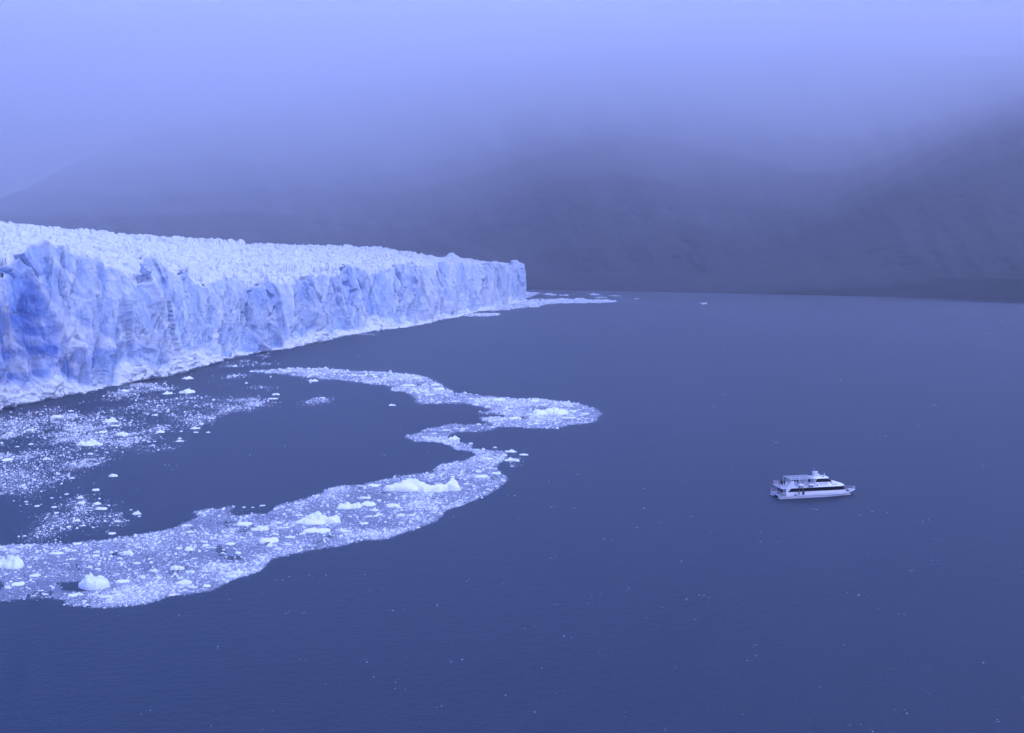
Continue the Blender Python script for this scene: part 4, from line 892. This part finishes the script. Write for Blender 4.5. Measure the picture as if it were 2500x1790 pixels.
# ---- people: one skinned body each
SKIN = mat('skin', (0.45, 0.28, 0.22), 0.6)[0]
def person(L, w_, z, rz, jacket, trousers, label, lean=0.0, arm=0.5, sit=False, scale=1.0):
    J = {}; E = []
    def v_(n, p, r_, par=None):
        J[n] = (p, r_); 
        if par: E.append((par, n))
    hp = 0.50 if sit else 0.95
    v_('pelvis', (0, 0, hp), (0.15, 0.12)); v_('waist', (lean * 0.1, 0, hp + 0.17), (0.14, 0.11), 'pelvis'); v_('chest', (lean * 0.3, 0, hp + 0.40), (0.17, 0.125), 'waist')
    v_('neck', (lean * 0.45, 0, hp + 0.56), (0.07, 0.07), 'chest'); v_('chin', (lean * 0.5 + 0.02, 0, hp + 0.63), (0.075, 0.08), 'neck'); v_('head', (lean * 0.5 + 0.01, 0, hp + 0.74), (0.098, 0.105), 'chin'); v_('crown', (lean * 0.5, 0, hp + 0.82), (0.06, 0.065), 'head')
    for s_ in (-1, 1):
        k = 'l' if s_ > 0 else 'r'
        v_('sh' + k, (lean * 0.35, 0.17 * s_, hp + 0.47), (0.075, 0.075), 'chest'); v_('el' + k, (lean * 0.35 + 0.10 * arm, 0.24 * s_, hp + 0.21), (0.055, 0.055), 'sh' + k)
        v_('wr' + k, (lean * 0.35 + 0.42 * arm, 0.19 * s_, hp + 0.12 + 0.12 * arm), (0.036, 0.036), 'el' + k); v_('hd' + k, (lean * 0.35 + 0.50 * arm, 0.18 * s_, hp + 0.10 + 0.12 * arm), (0.04, 0.03), 'wr' + k)
        v_('hip' + k, (0, 0.09 * s_, hp - 0.05), (0.10, 0.10), 'pelvis')
        if sit:
            v_('kn' + k, (0.44, 0.11 * s_, 0.50), (0.07, 0.07), 'hip' + k); v_('an' + k, (0.46, 0.11 * s_, 0.10), (0.05, 0.05), 'kn' + k); v_('to' + k, (0.62, 0.12 * s_, 0.05), (0.045, 0.04), 'an' + k)
        else:
            v_('kn' + k, (0.02 + 0.03 * s_, 0.11 * s_, 0.50), (0.068, 0.068), 'hip' + k); v_('an' + k, (-0.02 + 0.04 * s_, 0.12 * s_, 0.09), (0.048, 0.048), 'kn' + k); v_('to' + k, (0.15 + 0.04 * s_, 0.14 * s_, 0.045), (0.045, 0.04), 'an' + k)
    names = list(J); me = bpy.data.meshes.new('person')
    me.from_pydata([J[n][0] for n in names], [(names.index(a), names.index(b_)) for a, b_ in E], []); me.update()
    o = bpy.data.objects.new('tmp', me); sc.collection.objects.link(o)
    o.modifiers.new('skin', 'SKIN')
    for i, n in enumerate(names): me.skin_vertices[0].data[i].radius = J[n][1]
    me.skin_vertices[0].data[0].use_root = True
    sb = o.modifiers.new('sub', 'SUBSURF'); sb.levels = 2; sb.render_levels = 2
    dg = bpy.context.evaluated_depsgraph_get(); m2 = bpy.data.meshes.new_from_object(o.evaluated_get(dg)); m2.name = 'person'
    sc.collection.objects.remove(o) if False else bpy.data.objects.remove(o)
    m2.materials.clear()
    for c_ in (jacket, trousers, SKIN, DARK): m2.materials.append(c_)
    for p_ in m2.polygons:
        c_ = p_.center; p_.use_smooth = True; idx = 0
        if c_.z < hp - 0.02 and abs(c_.y) < 0.2: idx = 1
        if c_.z < 0.11: idx = 3
        if c_.z > hp + 0.585: idx = 2 if (c_.x > lean * 0.5 + 0.03 and c_.z < hp + 0.79) else 3
        if c_.x > lean * 0.35 + 0.46 * arm and hp < c_.z < hp + 0.35 and arm > 0.3: idx = 2
        p_.material_index = idx
    o = bpy.data.objects.new('person', m2); sc.collection.objects.link(o); place(o, L, w_, z, rz); o.scale = (scale,) * 3
    tag(o, label, 'person', 'passengers on the boat'); return o
CLB = mat('black_jacket', (0.012, 0.012, 0.018), 0.8)[0]; CLN = mat('navy_jacket', (0.02, 0.022, 0.05), 0.8)[0]; CLR = mat('brown_jacket', (0.10, 0.05, 0.035), 0.8)[0]; TR = mat('dark_trousers', (0.015, 0.016, 0.025), 0.8)[0]; CLG = mat('grey_blue_jacket', (0.13, 0.11, 0.16), 0.8)[0]
person(2.7, 6.0, 3.35, R(150), CLB, TR, 'person in a black jacket at the far side of the upper stern deck', 0.15)
person(2.3, 4.6, 3.35, R(190), CLB, TR, 'person in black in the middle of the group on the upper stern deck', 0.1)
person(2.1, 3.7, 3.35, R(170), CLN, TR, 'person in navy nearest the camera in the group on the upper stern deck', 0.2, scale=0.97)
person(2.45, 5.3, 3.35, R(20), CLB, TR, 'person in black with back to the stern, in the group on the upper stern deck', 0.05, scale=1.03)
person(2.9, 4.0, 3.35, R(120), CLB, TR, 'person in black standing farthest forward in the upper stern deck group', 0.1)
person(6.9, 5.2, 3.36, R(-80), CLN, TR, 'left of two people standing under the pergola on the upper deck', 0.05)
person(7.7, 5.1, 3.36, R(-100), CLR, TR, 'right of two people under the pergola, in a brown jacket', 0.05, scale=1.02)
person(1.5, 5.0, 0.93, R(170), CLB, TR, 'person in black standing on the lower stern deck, farther from the camera', 0.1, scale=1.04)
person(1.3, 3.9, 0.93, R(190), CLB, TR, 'person in black standing on the lower stern deck, nearer the camera', 0.05)
person(6.0, 0.50, 0.93, R(-90), CLG, TR, 'person in a greyish jacket standing on the near side deck beside the dark door', 0.05, 0.4)
# ------------------------------------------------------------------ haze
HZ = bpy.data.materials.new('haze_air'); HZ.use_nodes = True; t = HZ.node_tree; t.nodes.clear()
pv = node(t, 'ShaderNodeVolumePrincipled'); mo = node(t, 'ShaderNodeOutputMaterial')
pv.inputs['Color'].default_value = HAZE_COLOR; pv.inputs['Density'].default_value = HAZE_DENSITY; pv.inputs['Anisotropy'].default_value = HAZE_ANISO
t.links.new(pv.outputs[0], mo.inputs['Volume'])
hz = MB().box(-26000, 26000, -8000, 26000, -5, 2100).build('haze', HZ); tag(hz, kind='stuff')

# ------------------------------------------------------------------ low cloud that hides the mountain tops
CM = bpy.data.materials.new('cloud_vapour'); CM.use_nodes = True; t = CM.node_tree; t.nodes.clear()
pv = node(t, 'ShaderNodeVolumePrincipled'); mo = node(t, 'ShaderNodeOutputMaterial')
pv.inputs['Color'].default_value = (0.995, 0.995, 1.0, 1); pv.inputs['Density'].default_value = CLOUD_DENSITY; pv.inputs['Anisotropy'].default_value = 0.65
t.links.new(pv.outputs[0], mo.inputs['Volume'])
def build_cloud(dz, seed, shift):
    nx_, ny_ = 120, 70
    px = np.linspace(-2400, 5000, nx_)[None]
    Y0 = smooth(pl(px[0], [(-2400, 1500), (1250, 1500), (2000, 950), (5000, 900)]), 8)[None]
    Y = Y0 + (9000 - Y0) * (np.linspace(0, 1, ny_)[:, None]) ** 1.6
    X = (px - 1250) / F * Y
    pxx = np.broadcast_to(px, X.shape)
    zb = pl(pxx + shift, [(-2400, 260), (0, 270), (300, 270), (600, 280), (850, 200), (1000, 190), (1250, 300), (1500, 400), (1700, 300), (1900, 210), (2100, 270), (2350, 440), (2700, 600), (5000, 650)])
    zb = np.stack([smooth(r_, 5) for r_ in zb]) + dz + 50 * fbm(X / 600, Y / 500, 0, seed, 3)
    edge = sstep(0, 1, (Y - Y0) / 1400)
    zt = 1900 + dz * 0.5 + 0 * X
    zb = zb + (1 - edge) * (1890 + dz * 0.5 - zb)
    V = np.concatenate([np.stack([X, Y, zb], -1).reshape(-1, 3), np.stack([X, Y, zt], -1).reshape(-1, 3)])
    g = grid_quads(ny_, nx_); n = nx_ * ny_; i = np.arange(n).reshape(ny_, nx_)
    sides = []
    for e_ in (i[0], i[-1][::-1], i[:, 0][::-1], i[:, -1]):
        sides.append(np.stack([e_[:-1], e_[:-1] + n, e_[1:] + n, e_[1:]], -1))
    Q = np.concatenate([g[:, ::-1], g + n] + sides)
    o = np_mesh('cloud', V, Q, CM); tag(o, kind='stuff')
for k_, dz_ in enumerate((160, 50, -50, -150, -250)): build_cloud(dz_, 401 + 30 * k_, (k_ - 2) * 90)
